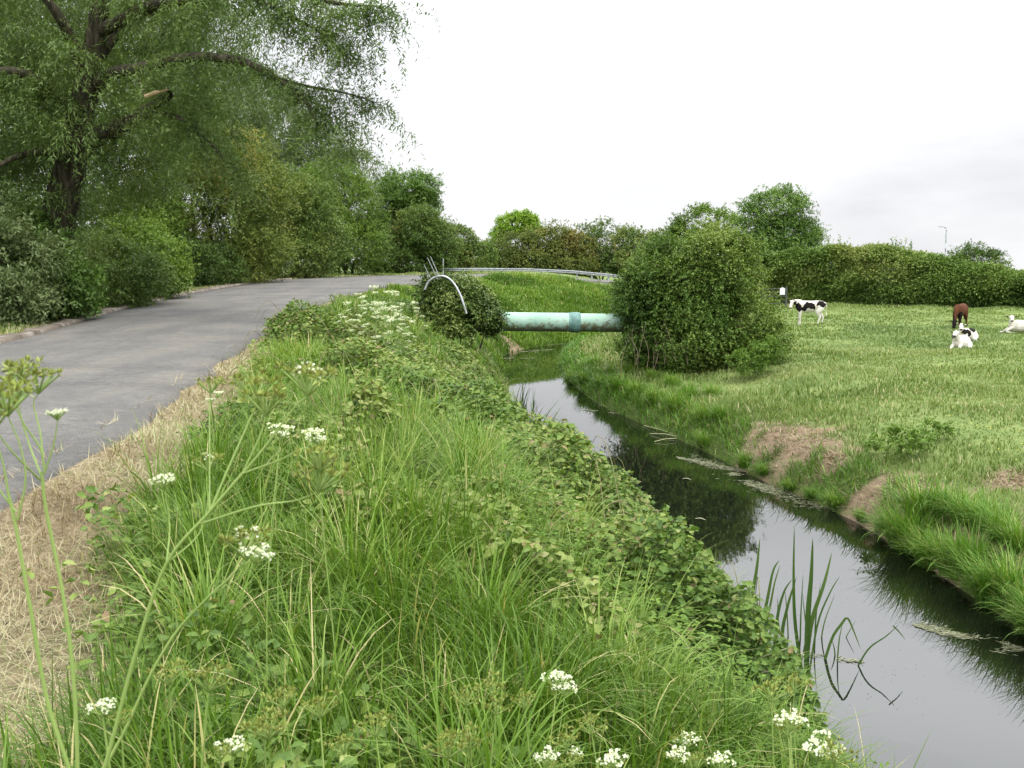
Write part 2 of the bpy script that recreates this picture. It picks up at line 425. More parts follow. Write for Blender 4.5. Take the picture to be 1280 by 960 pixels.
def nz(scale, det=5, rough=.55):
    n = N.new('ShaderNodeTexNoise'); n.inputs['Scale'].default_value = scale; n.inputs['Detail'].default_value = det
    n.inputs['Roughness'].default_value = rough
    L.new(tc.outputs['Object'], n.inputs[0]); return n
n1, n2, n3 = nz(.9), nz(14), nz(60, 3)
rg = ramp_node(N, [(.3, (.035, .055, .015)), (.5, (.06, .09, .022)), (.7, (.10, .12, .035))]); L.new(n2.outputs[0], rg.inputs[0])
rf = ramp_node(N, [(.3, (.08, .12, .036)), (.5, (.13, .18, .055)), (.7, (.19, .23, .08))]); L.new(n1.outputs[0], rf.inputs[0])
rs = ramp_node(N, [(.3, (.11, .075, .05)), (.5, (.20, .145, .10)), (.7, (.31, .235, .165))]); L.new(n3.outputs[0], rs.inputs[0])
rdry = ramp_node(N, [(.3, (.09, .075, .045)), (.5, (.19, .155, .095)), (.7, (.29, .24, .15))]); L.new(n2.outputs[0], rdry.inputs[0])
def mixc(f, a, bb):
    x = N.new('ShaderNodeMixRGB'); L.new(f, x.inputs[0]); L.new(a, x.inputs[1]); L.new(bb, x.inputs[2]); return x.outputs[0]
c = mixc(a3.outputs['Fac'], rg.outputs[0], rf.outputs[0])
c = mixc(a2.outputs['Fac'], c, rdry.outputs[0])
c = mixc(a1.outputs['Fac'], c, rs.outputs[0])
L.new(c, b.inputs['Base Color']); b.inputs['Roughness'].default_value = .95; b.inputs['Specular IOR Level'].default_value = .1
bp = N.new('ShaderNodeBump'); bp.inputs['Strength'].default_value = .7; bp.inputs['Distance'].default_value = .04
L.new(n2.outputs[0], bp.inputs['Height']); L.new(bp.outputs[0], b.inputs['Normal'])
ground = g.build('ground', m, extra={'soil': soil_mask(X, Y), 'dry': dry_mask(X, Y), 'mead': sstep(.5, 2.5, d_)*np.where(sd_ > 0, 1, sstep(40, 48, Y))})
tag(ground, kind='structure')

# ------------------------------------------------------------------ water
m, N, L, b = new_mat('dark_stream_water')
b.inputs['Base Color'].default_value = (.006, .0075, .0045, 1)
b.inputs['Roughness'].default_value = .005; b.inputs['IOR'].default_value = 1.68
tc = N.new('ShaderNodeTexCoord')
n = N.new('ShaderNodeTexNoise'); n.inputs['Scale'].default_value = 3.5; n.inputs['Detail'].default_value = 5
L.new(tc.outputs['Object'], n.inputs[0])
bp = N.new('ShaderNodeBump'); bp.inputs['Strength'].default_value = .035; bp.inputs['Distance'].default_value = .02
L.new(n.outputs[0], bp.inputs['Height']); L.new(bp.outputs[0], b.inputs['Normal'])
T = nrm(np.gradient(SC2, axis=0)); Nn = np.stack([-T[:, 1], T[:, 0]], -1)
g = Geo()
Lf = SC2+Nn*(SH2[:, None]+.35); Rt = SC2-Nn*(SH2[:, None]+.35)
v = np.stack([np.hstack([Lf, np.full((len(Lf), 1), WATER)]), np.hstack([Rt, np.full((len(Lf), 1), WATER)])], 1).reshape(-1, 3)
k = np.arange(len(Lf)-1)*2
g.add(v, np.stack([k, k+1, k+3, k+2], -1))
tag(g.build('water', m), kind='structure')

# ------------------------------------------------------------------ road
m, N, L, b = new_mat('worn_asphalt')
tc = N.new('ShaderNodeTexCoord')
n1, n2, n3 = nz(.5, 4), nz(9, 6, .7), nz(110, 2, .6)
mp = N.new('ShaderNodeMapping'); mp.inputs['Scale'].default_value = (.12, 1.1, 1); mp.inputs['Rotation'].default_value = (0, 0, radians(12))
L.new(tc.outputs['Object'], mp.inputs[0])
n4 = N.new('ShaderNodeTexNoise'); n4.inputs['Scale'].default_value = .55; n4.inputs['Detail'].default_value = 4; L.new(mp.outputs[0], n4.inputs[0])
r1 = ramp_node(N, [(.3, (.086, .083, .077)), (.5, (.112, .108, .100)), (.7, (.145, .139, .128))]); L.new(n2.outputs[0], r1.inputs[0])
r2 = ramp_node(N, [(.36, (.80, .80, .82)), (.5, (1, 1, 1)), (.66, (1.06, 1.05, 1.03))]); L.new(n4.outputs[0], r2.inputs[0])
vor = N.new('ShaderNodeTexVoronoi'); vor.feature = 'DISTANCE_TO_EDGE'; vor.inputs['Scale'].default_value = .33
dm = N.new('ShaderNodeMixRGB'); dm.inputs[0].default_value = .12; L.new(tc.outputs['Object'], dm.inputs[1]); L.new(n2.outputs[1], dm.inputs[2]); L.new(dm.outputs[0], vor.inputs['Vector'])
r5 = ramp_node(N, [(0, (.78, .78, .78)), (.004, (.88, .88, .88)), (.009, (1, 1, 1))]); L.new(vor.outputs['Distance'], r5.inputs[0])
mp2 = N.new('ShaderNodeMapping'); mp2.inputs['Scale'].default_value = (.8, .25, 1); mp2.inputs['Rotation'].default_value = (0, 0, radians(8)); L.new(tc.outputs['Object'], mp2.inputs[0])
n6 = N.new('ShaderNodeTexNoise'); n6.inputs['Scale'].default_value = 1.6; n6.inputs['Detail'].default_value = 6; L.new(mp2.outputs[0], n6.inputs[0])
r6 = ramp_node(N, [(.40, (.84, .85, .87)), (.52, (1, 1, 1)), (.64, (1.12, 1.10, 1.05))]); L.new(n6.outputs[0], r6.inputs[0])
r3 = ramp_node(N, [(.28, (.5, .5, .5)), (.5, (1, 1, 1)), (.68, (1.7, 1.68, 1.62))]); L.new(n3.outputs[0], r3.inputs[0])
def mul(a, bb):
    x = N.new('ShaderNodeMixRGB'); x.blend_type = 'MULTIPLY'; x.inputs[0].default_value = 1; L.new(a, x.inputs[1]); L.new(bb, x.inputs[2]); return x.outputs[0]
L.new(mul(mul(mul(mul(r1.outputs[0], r2.outputs[0]), r3.outputs[0]), r5.outputs[0]), r6.outputs[0]), b.inputs['Base Color'])
b.inputs['Roughness'].default_value = .85; b.inputs['Specular IOR Level'].default_value = .3
bp = N.new('ShaderNodeBump'); bp.inputs['Strength'].default_value = .5; bp.inputs['Distance'].default_value = .01
L.new(n3.outputs[0], bp.inputs['Height']); L.new(bp.outputs[0], b.inputs['Normal'])
M['asphalt'] = m
g = Geo(); nn = len(LEs); nw = 9
tt = np.linspace(0, 1, nw)
rnz = snoise(91, scale=.5)
wob = rnz(LEs[:, 0], LEs[:, 1])*.05; wob2 = rnz(REs[:, 0]*1.3, REs[:, 1])*.09
ls = LEs; rs_ = REs + np.stack([wob2, 0*wob2], -1)
PR = ls[:, None]*(1-tt)[None, :, None] + rs_[:, None]*tt[None, :, None]
zz = plateau(PR[..., 0], PR[..., 1]) + .02 + .05*np.sin(pi*tt)[None]
SKL = ls+nrm(ls-rs_)*.05; SKR = rs_+nrm(rs_-ls)*.07
PR = np.concatenate([SKL[:, None], PR, SKR[:, None]], 1); zz = np.concatenate([zz[:, :1]-.12, zz, zz[:, -1:]-.12], 1); nw += 2
ii = (np.arange(nn-1)[:, None]*nw+np.arange(nw-1)[None]).ravel()
g.add(np.concatenate([PR, zz[..., None]], -1).reshape(-1, 3), np.stack([ii, ii+1, ii+nw+1, ii+nw], -1))
tag(g.build('road', m), kind='structure')
# crumbling concrete edging along the left side of the road
g = Geo(); s_ = LEs[(LEs[:, 1] > -25) & (LEs[:, 1] < 56)]
s_ = spline(s_, 260); T = nrm(np.gradient(s_, axis=0)); Nn = np.stack([-T[:, 1], T[:, 0]], -1)
kw = .30+.10*rnz(s_[:, 0]*1.5, s_[:, 1]*1.5)
prof = [(-.03, .02), (.0, .075), (.06, .085), (1, .09), (1.08, -.02)]
rows = []
for u, h_ in prof:
    off = (u*kw if u > 0 else np.full(len(s_), u))
    xy = s_+Nn*off[:, None]
    rows.append(np.column_stack([xy, plateau(xy[:, 0], xy[:, 1])+h_+(.015*rnz(xy[:, 0]*3, xy[:, 1]*3) if h_ > .03 else 0)]))
V = np.stack(rows, 1); np_ = len(prof)
ii = (np.arange(len(s_)-1)[:, None]*np_+np.arange(np_-1)[None]).ravel()
g.add(V.reshape(-1, 3), np.stack([ii, ii+1, ii+np_+1, ii+np_], -1))
M['kerb'] = noise_mat('worn_kerb_concrete', [(.3, (.085, .068, .05)), (.5, (.15, .125, .10)), (.72, (.27, .24, .205))], 2.2, 6, .9, .2, .6, 20)
tag(g.build('kerb', M['kerb']), kind='structure')

# ------------------------------------------------------------------ scattering
def scatter(n, x0, x1, y0, y1, dens=None, rng=R):
    x = rng.uniform(x0, x1, n); y = rng.uniform(y0, y1, n)
    if dens is not None:
        k = rng.random(n) < dens(x, y); x, y = x[k], y[k]
    return x, y
nzT, nzH, nzL, nzS = snoise(21, scale=1.1), snoise(22, scale=.8), snoise(23, scale=2.2), snoise(24, scale=.3)
def in_view(x, y, mx=.66, extra=1.6):
    return (np.abs(x) < (np.abs(y)*mx+extra))

# where brambles grow on the left bank (0..1)
BR = [((440, 425), .0, 1.5, 3.2), ((520, 455), -.3, 1.3, 3.6), ((590, 480), -.7, 1.1, 4.0), ((600, 540), -.8, .95, 2.6), ((690, 615), -1.1, .85, 2.6), ((800, 680), -1.1, .75, 1.8),
      ((900, 780), -1.1, .5, 1.1), ((520, 520), -.4, .55, 2.0), ((500, 480), -.2, .8, 2.6), ((470, 610), -.3, .22, .8), ((700, 730), -.8, .45, 1.1), ((840, 830), -.9, .3, .6), ((640, 440), -1.0, 1.0, 5.0), ((600, 610), -.75, .6, 1.4), ((740, 700), -1.0, .5, 1.1), ((960, 880), -1.1, .3, .6)]
def bramble_mask(x, y):
    s = np.zeros(np.shape(x))
    for (px, py), z, rx, ry in BR:
        c = on_z(px, py, z); q = np.hypot((x-c[0])/rx, (y-c[1])/ry)
        s = np.maximum(s, 1-sstep(.45, 1.3, q+.25*nzT(x, y)+.15*nzS(x, y)))
    d, sd = stream(x, y); n_ = .35*nzT(x*.8, y*.8)+.2*nzS(x, y)
    return np.maximum(s, .85*(sd < 0)*sstep(.1, .35, d)*sstep(2.5, 1.5, d+n_)*sstep(4.5, 6.5, y)*sstep(31, 27, y)*sstep(-1.1, -.5, nzL(x*.8, y*.8)))

# ---- long grass on the left bank and verge
gl = Geo()
bands = [(1.0, 3.2, 1300), (3.2, 5.5, 1100), (5.5, 9, 780), (9, 14, 460), (14, 22, 260), (22, 33, 150), (33, 48, 80)]
def long_grass(x, y, seg):
    d, sd = stream(x, y); rd, rs = road_d(x, y)
    br = bramble_mask(x, y); dr = dry_mask(x, y)
    keep = (sd < 0) & (d > .02) & (rd > .12) & (R.random(len(x)) > .86*br) & (R.random(len(x)) > .93*dr*(.75+.3*(nzB(x*.8, y*.8) < .25))) & in_view(x, y)
    keep &= (rs > 0)
    x, y, d, rd, br, dr = (q[keep] for q in (x, y, d, rd, br, dr)); n = len(x)
    z = height(x, y)
    h = .46+.13*nzH(x, y)+.06*nzL(x, y)
    h = np.clip(h, .2, .8)*(1-.65*dr)*(1-.45*sstep(.2, .9, rd*0+dr))
    h *= (1-.25*br)*(1+.25*nzS(x*.8, y*.8))*np.where(rd < .7, .55, 1)*(.45+.55*R.random(n)**.6)*(1-.25*sstep(14, 26, y))
    dist = np.hypot(x, y)
    W = np.maximum(R.uniform(.0035, .0068, n)*(1+.9*(R.random(n) < .22)), .00085*dist)
    az = R.normal(0, 1.1, n) + (2.2*nzL(x*.7, y*.7)) - .3
    lean = np.abs(R.normal(.16, .24, n)); bend = np.abs(R.normal(.9, .85, n))
    tint = .47+.15*nzT(x, y)+.12*nzL(x, y)+R.normal(0, .12, n)
    tint = np.clip(tint, .1, .8); u = R.random(n)
    tint = np.where(u < .045+.3*dr, R.uniform(.88, 1, n), tint)
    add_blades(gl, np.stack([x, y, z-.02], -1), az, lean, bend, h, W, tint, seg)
for y0, y1, dn in bands:
    x0, x1 = -min(8, .62*y1+1.2), 3.2
    x, y = scatter(int((x1-x0)*(y1-y0)*dn), x0, x1, y0, y1)
    long_grass(x, y, 5 if y1 < 7 else (4 if y1 < 15 else 3))
# coarse arching tussocks standing out of the finer grass
for y0, y1, nt in ((1.6, 5, 110), (5, 10, 170), (10, 18, 170), (18, 30, 120)):
    tx, ty = scatter(nt*4, -min(8, .62*y1+1.2), 3.0, y0, y1); d, sd = stream(tx, ty); rd, rs = road_d(tx, ty)
    k = (sd < 0) & (d > .12) & (rd > .9) & (rs > 0) & in_view(tx, ty) & (R.random(len(tx)) > .9*bramble_mask(tx, ty)) & (R.random(len(tx)) > .97*dry_mask(tx, ty)); tx, ty = tx[k][:nt], ty[k][:nt]
    m = 60 if y1 < 11 else 34; n = len(tx)*m; dist = np.repeat(np.hypot(tx, ty), m)
    a = R.uniform(0, 2*pi, n); r = .07*np.sqrt(R.random(n)); x = np.repeat(tx, m)+r*np.cos(a); y = np.repeat(ty, m)+r*np.sin(a)
    hs = np.repeat(R.uniform(.35, .78, len(tx)), m)*R.uniform(.6, 1.1, n); ts = np.repeat(R.normal(.56, .13, len(tx)), m)
    add_blades(gl, np.stack([x, y, height(x, y)-.02], -1), a+R.normal(0, .5, n), np.abs(R.normal(.28, .2, n)), np.abs(R.normal(1.25, .6, n)), hs,
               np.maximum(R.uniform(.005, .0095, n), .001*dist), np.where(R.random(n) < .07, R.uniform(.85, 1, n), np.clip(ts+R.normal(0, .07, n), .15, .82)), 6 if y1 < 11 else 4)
tag(gl.build('long_grass', M['grass']), 'long bright green grass on the near stream bank', 'grass', kind='stuff')

# ---- far bank beyond the pipe, both verges of the road
gv = Geo()
def rough_grass(G, x, y, hmul=1.0, wmul=1.0, tb=.5, seg=3, dryk=0.0):
    n = len(x)
    if n == 0: return
    z = height(x, y); dist = np.hypot(x, y)
    h = np.clip(.30+.10*nzH(x, y)+.07*nzL(x, y), .1, .7)*hmul*(.5+.5*R.random(n))
    W = np.maximum(.006, .0009*dist)*wmul*R.uniform(.7, 1.3, n)
    tint = np.clip(tb+.13*nzT(x*.6, y*.6)+.12*nzD(x, y)+R.normal(0, .08, n), .05, .85)
    tint = np.where(R.random(n) < .03+dryk, R.uniform(.88, 1, n), tint)
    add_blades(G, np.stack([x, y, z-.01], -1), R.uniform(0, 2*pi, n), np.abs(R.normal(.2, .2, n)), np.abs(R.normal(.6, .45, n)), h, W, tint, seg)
x, y = scatter(190000, -8, 13, 44, 74)
d, sd = stream(x, y); rd, rs = road_d(x, y)
k = (sd < 0) & (d > .05) & (rd > .3) & (rs > 0) & (soil_mask(x, y) < R.random(len(x)))
x, y = x[k], y[k]; rough_grass(gv, x, y, 1.1+.55*sstep(54, 60, y)*sstep(-1, 5, x), 1.1, .55)
tag(gv.build('bank_grass', M['grass']), 'rough green grass on the bank beyond the pipe', 'grass', kind='stuff')
gv = Geo()
for (xx0, xx1, yy0, yy1, nn_) in ((-14.5, -8.2, 14, 32, 34000), (-17, -11, 32, 58, 30000), (-14, 8, 58, 86, 42000)):
    x, y = scatter(nn_, xx0, xx1, yy0, yy1)
    rd, rs = road_d(x, y); k = (rs < 0) & (rd > .34) & (rd < 3.4)
    x, y, rd = x[k], y[k], rd[k]
    rough_grass(gv, x, y, .42+.25*sstep(.8, 2.5, rd), 1, .52, 3, .5*(rd < .9)+.08)
tag(gv.build('verge_grass', M['field']), 'short half dry grass along the far roadside verge', 'grass', kind='stuff')

# ---- cut, dried grass on the near verge
gs = Geo()
for y0, y1, dn in ((1.5, 5, 2600), (5, 9, 1700), (9, 15, 800), (15, 30, 260)):
    x0, x1 = -8, -.6
    x, y = scatter(int((x1-x0)*(y1-y0)*dn), x0, x1, y0, y1)
    rd, rs = road_d(x, y); k = (rs > 0) & (rd > -.06) & (R.random(len(x)) < dry_mask(x, y)*sstep(-.08, .15, rd+.06*nzS(x, y))) & in_view(x, y)
    x, y, rd = x[k], y[k], rd[k]; n = len(x)
    fl = R.random(n) < .82
    z = height(x, y)+np.where(rd < 0, .17, .0)+R.random(n)*.05*sstep(.05, .4, rd)
    dist = np.hypot(x, y)
    add_blades(gs, np.stack([x, y, z], -1), R.uniform(0, 2*pi, n), np.where(fl, R.normal(1.35, .16, n), R.normal(.7, .3, n)),
               R.normal(.1, .35, n), R.uniform(.05, .20, n), np.maximum(R.uniform(.002, .0045, n), .0007*dist),
               np.clip(.52+.22*nzT(x*1.7, y*1.7)+R.normal(0, .2, n), 0, .86)+np.where(R.random(n) < .16, .25, 0), 3)
tag(gs.build('cut_grass', M['straw']), 'pale dried grass cuttings strewn beside the tarmac', 'cut grass', kind='stuff')

# ---- pasture on the right
gf = Geo()
for y0, y1, dn, hm in ((9, 16, 520, .40), (16, 24, 300, .36), (24, 34, 150, .34), (34, 48, 85, .36), (48, 70, 55, .4)):
    x0, x1 = 2, .68*y1+2.5
    x, y = scatter(int((x1-x0)*(y1-y0)*dn), x0, x1, y0, y1)
    d, sd = stream(x, y); sm = soil_mask(x, y)
    k = (sd > 0) & (d > .3) & in_view(x, y) & (R.random(len(x)) > sm*.93)
    x, y, d = x[k], y[k], d[k]
    rough_grass(gf, x, y, hm+.45*sstep(5, 1, d)*(y > 20)+.18*sstep(4, 1, d)+.22*np.clip(nzD(x*.8+4, y*.8), 0, 1), 1.1, .46, 3, .05+.12*(nzA(x*.5, y*.5) > .35)*(d < 6))
tag(gf.build('pasture_grass', M['field']), 'grazed green pasture grass right of the stream', 'grass', kind='stuff')
gf = Geo()
x, y = scatter(60000, 4, 24, 16, 44); d, sd = stream(x, y)
k = (sd > 0) & (d > 2.5) & in_view(x, y) & (R.random(len(x)) < sstep(.1, .9, nzC(x*1.6+3, y*.9)+.5*nzD(x, y))); x, y = x[k], y[k]
rough_grass(gf, x, y, .55, 1.1, .5, 3)
tag(gf.build('coarse_grass', M['blue_grass']), 'greyish green patches of coarser grass in the pasture', 'grass', kind='stuff')
# straw litter on the bare soil
gs = Geo()
for (px, py), z, rx, ry in SOIL[:6]:
    c_ = on_z(px, py, z); n = int(2600*rx*ry)+300
    x = c_[0]+R.normal(0, rx*.6, n); y = c_[1]+R.normal(0, ry*1.1, n)
    d, sd = stream(x, y); k = (sd > 0) & (d > .1); x, y = x[k], y[k]; n = len(x)
    add_blades(gs, np.stack([x, y, height(x, y)+.005], -1), R.uniform(0, 2*pi, n), R.normal(1.35, .2, n), R.normal(.1, .3, n),
               R.uniform(.05, .22, n), R.uniform(.008, .017, n), np.clip(R.normal(.4, .2, n), 0, .85), 3)
tag(gs.build('trampled_straw', M['straw']), 'brown trampled stalks on the bare soil of the right bank', 'straw', kind='stuff')
# buttercups
gb = Geo()
x, y = scatter(1500, 4, 30, 14, 46)
d, sd = stream(x, y); k = (sd > 0) & (d > 2) & (nzT(x*.5, y*.5) > .1) & in_view(x, y); x, y = x[k], y[k]; n = len(x); z = height(x, y)+R.uniform(.12, .26, n)
for q in range(5):
    a = q*2*pi/5+R.uniform(0, 6, n)*0
    D = np.stack([np.full(n, cos(a[0] if n else 0)), np.full(n, sin(a[0] if n else 0)), np.full(n, .35)], -1)
    add_leaves(gb, np.stack([x, y, z], -1), D, np.tile([[0, 0, 1.]], (n, 1)), .020, .022, R.random(n))
tag(gb.build('buttercups', M['yellow']), 'scattered yellow buttercups in the pasture', 'flowers', kind='stuff')

# ---- brambles on the left bank
gb = Geo()
def bramble_h(x, y): return np.clip(.46+.26*nzH(x*1.5+9, y*1.5)+.15*nzS(x, y), .14, .9)
for y0, y1, dn, ls_ in ((2.2, 6, 2600, .052), (6, 10, 2100, .056), (10, 16, 1300, .062), (16, 25, 800, .075), (25, 34, 420, .09)):
    x0, x1 = -7.5, 3
    x, y = scatter(int((x1-x0)*(y1-y0)*dn), x0, x1, y0, y1)
    d, sd = stream(x, y); rd, rs = road_d(x, y); bm = bramble_mask(x, y)
    k = (sd < 0) & (d > .1) & (rd > .3) & (rs > 0) & (R.random(len(x)) < bm*(.7+.5*(nzS(x*.9+2, y*.9) > -.35))+(.10+.14*sstep(3.5, 6, y))*(1-dry_mask(x, y))*(nzH(x*1.6, y*1.6) > -.1)) & in_view(x, y)
    x, y, bm = x[k], y[k], bm[k]; n = len(x)
    hh = bramble_h(x, y)*(.45+.55*bm)*(1-.45*sstep(13, 24, y)*sstep(3.2, 1.6, d[k]))*(1-(.5+.1*sstep(9, 13, y))*sstep(1.3, .25, d[k]))
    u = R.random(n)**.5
    z = height(x, y)+hh*u+.02
    up = np.stack([R.normal(0, .6, n)-.2, R.normal(0, .6, n)-.25, np.ones(n)], -1)
    az = R.uniform(0, 2*pi, n)
    for t in (-1, 0, 1):            # three leaflets
        a = az+t*1.15
        D = np.stack([np.cos(a), np.sin(a), R.normal(-.15, .35, n)], -1)
        s = ls_*R.uniform(.5, 1.3, n)*(1.1 if t == 0 else .85)
        kk = R.random(n) < (.95 if t == 0 else .75)
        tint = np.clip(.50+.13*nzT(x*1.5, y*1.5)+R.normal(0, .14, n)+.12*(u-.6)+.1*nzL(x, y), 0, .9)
        tint = np.where(R.random(n) < .02+.06*(nzL(x*1.2+5, y) > .3), R.uniform(.88, 1, n), tint)
        add_leaves(gb, np.stack([x, y, z], -1)[kk], D[kk], up[kk], s[kk], s[kk]*.72, tint[kk], 0, fine=(y1 < 12))
tag(gb.build('brambles', M['bramble']), 'low tangle of bramble leaves along the near bank', 'brambles', kind='stuff')
gb = Geo()
x, y = scatter(2600, -6, 3, 3, 26); k = (R.random(len(x)) < bramble_mask(x, y)) & (stream(x, y)[0] > .3) & (stream(x, y)[1] < 0); x, y = x[k][:150], y[k][:150]
hz = height(x, y)
for q in range(len(x)):
    a = R.uniform(0, 2*pi); l = R.uniform(.4, 1.1); t = np.linspace(0, 1, 8)
    hh = float(bramble_h(x[q:q+1], y[q:q+1])[0])
    xx, yy = x[q]+cos(a)*l*t, y[q]+sin(a)*l*t
    zz = height(xx, yy)+hh*(1.2*np.sin(pi*np.clip(t*.8, 0, 1)))
    tube(gb, np.stack([xx, yy, zz], -1), np.linspace(.0035, .0015, 8)*(1+.05*y[q]), 4)
tag(gb.build('bramble_canes', M['cane']), 'thin reddish arching bramble canes on the near bank', 'bramble stems', kind='stuff')

# ---- leafy nettles and docks on the slope
gn = Geo()
def leafy_stems(G, x, y, hmin, hmax, ll, fine=True, pairs=7, tb=.45, z0=None):
    n = len(x); z = height(x, y) if z0 is None else z0
    h = R.uniform(hmin, hmax, n); lx, ly = R.normal(0, .12, n), R.normal(0, .12, n)
    a0 = R.uniform(0, 2*pi, n); tt0 = R.normal(tb, .12, n)
    for p in range(pairs):
        t = (p+1)/pairs
        base = np.stack([x+lx*h*t, y+ly*h*t, z+h*t], -1)
        a = a0+p*pi/2
        for sg in (0, pi):
            D = np.stack([np.cos(a+sg), np.sin(a+sg), np.full(n, -.25+.5*t*t)], -1)
            s = ll*(1.15-.55*t)*R.uniform(.8, 1.2, n)
            add_leaves(G, base, D, np.tile([[0, 0, 1.]], (n, 1))+R.normal(0, .15, (n, 3)), s, s*.55, np.clip(tt0+.25*(t-.5)+R.normal(0, .06, n), 0, 1), 0, fine)
x, y = scatter(9000, -1, 2.4, 2.2, 20)
d, sd = stream(x, y); k = (sd < 0) & (d > .15) & (d < 2.6) & (nzH(x*1.1-3, y*1.1) > .05) & in_view(x, y); x, y = x[k][:2300], y[k][:2300]
leafy_stems(gn, x, y, .22, .5, .055)
tag(gn.build('nettles', M['nettle']), 'young nettles among the grass of the near bank', 'nettles', kind='stuff')

# ------------------------------------------------------------------ trees and bushes
def crown_points(rng, lobes, n, shell=.75, bump=.18, gap=0.0, seed=0, clip=None, clump=.36):
    """spray centres through the volume of several lobes, mostly near the outside; returns points and outward directions"""
    lb = np.asarray(lobes, float)
    wgt = (lb[:, 3]*lb[:, 4]+lb[:, 4]*lb[:, 5]+lb[:, 3]*lb[:, 5]); wgt /= wgt.sum()
    f = snoise(seed+100, scale=.9*float(np.mean(lb[:, 3:]))/1.6); gp = snoise(seed+200, scale=.55*float(np.mean(lb[:, 3:]))/1.2)
    Pn, On = [], []; tot = 0
    for _ in range(8):
        m = int(n*1.6)
        i = rng.choice(len(lb), m, p=wgt)
        u = nrm(rng.normal(size=(m, 3)))
        r = np.where(rng.random(m) < shell, 1-np.abs(rng.normal(0, .13, m)), rng.random(m)**.4)
        c = lb[i, :3]; rad = lb[i, 3:]
        p = c+u*rad*r[:, None]
        p = c+(p-c)*(1+bump*f(p[:, 0], p[:, 1], p[:, 2]))[:, None]
        inside = np.zeros(m)
        for L_ in lb:
            q = np.linalg.norm((p-L_[:3])/L_[3:], axis=1); inside += (q < .72)
        keep = (inside == 0) | (rng.random(m) < .35)
        if gap > 0: keep &= gp(p[:, 0], p[:, 1], p[:, 2]) > -1.4+gap*1.1
        if clip is not None: keep &= clip(p)
        p, u = p[keep], nrm(u[keep]/rad[keep])
        Pn.append(p); On.append(u); tot += len(p)
        if tot >= n: break
    P, O = np.concatenate(Pn)[:n], np.concatenate(On)[:n]
    st_ = rng.random(len(P)) < .035
    P = P+np.where(st_[:, None], O*np.array([1, 1, 1.3])*float(np.mean(lb[:, 3:]))*rng.uniform(.05, .32, (len(P), 1)), 0)
    if clump <= 0: return P, O
    size = float(np.mean(lb[:, 3:]))*clump
    nc = max(8, n//26); loose = rng.random(len(P)) < .22
    ci = rng.integers(0, nc, len(P)); cs = size*rng.uniform(.6, 1.35, nc)[ci]
    off = rng.normal(size=(len(P), 3))*np.array([1, 1, .62])*.5
    Pc = P[:nc][ci]+off*cs[:, None]
    Oc = nrm(O[:nc][ci]*.7+off*1.3+np.array([0, 0, .35]))
    return np.where(loose[:, None], P, Pc), np.where(loose[:, None], O, Oc)

def sprays(G, rng, C, O, per, L, ll, lw, droop=.2, tb=.5, tv=.16, seed=0, alt=None, mat=0, up=.3, wild=.7, along=.55):
    """leafy twigs: per leaves along a short twig starting at each C"""
    n = len(C)
    fd = [snoise(seed+320+q_, scale=1.3) for q_ in range(3)]
    dn = np.stack([f_(C[:, 0], C[:, 1], C[:, 2]) for f_ in fd], -1)
    d = nrm(O*.7+dn*wild*.8+rng.normal(0, wild*.6, (n, 3))+np.array([0, 0, up-droop]))
    Lk = L*rng.uniform(.6, 1.3, n)
    f = snoise(seed+300, scale=1.0); f2 = snoise(seed+310, scale=2.6)
    tc_ = tb+tv*f(C[:, 0], C[:, 1], C[:, 2])+tv*.7*f2(C[:, 0], C[:, 1], C[:, 2])+rng.normal(0, .06, n)
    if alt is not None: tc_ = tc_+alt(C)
    for k in range(per):
        t = (k+rng.random(n)*.9)/per
        p = C+d*(Lk*t)[:, None]; p[:, 2] -= droop*Lk*t*t
        dd = d.copy(); dd[:, 2] -= 1.6*droop*t; dd = nrm(dd)
        pr = nrm(np.cross(dd, rng.normal(size=(n, 3))))
        ld = nrm(dd*along+pr*(1.3-along))
        nn_ = rng.normal(0, .55, (n, 3))+np.array([0, 0, 1.0])+O*.35
        s = rng.uniform(.7, 1.25, n)
        add_leaves(G, p, ld, nn_, ll*s, lw*s, np.clip(tc_+rng.normal(0, .09, n)+.08*t, 0, 1), mat)

def limb(G, rng, a, b_, r0, r1, sides=6, sag=.12, n=9, wig=.05):
    a = np.asarray(a, float); b_ = np.asarray(b_, float); t = np.linspace(0, 1, n)[:, None]
    l = np.linalg.norm(b_-a); p = a+(b_-a)*t
    p[:, 2] += (sag*l*np.sin(pi*t[:, 0]))
    w = rng.normal(0, wig*l, (3, 3))
    p += np.sin(pi*t)*w[0]+np.sin(2*pi*t)*w[1]*.5
    tube(G, p, np.linspace(r0, r1, n), sides)
    return p

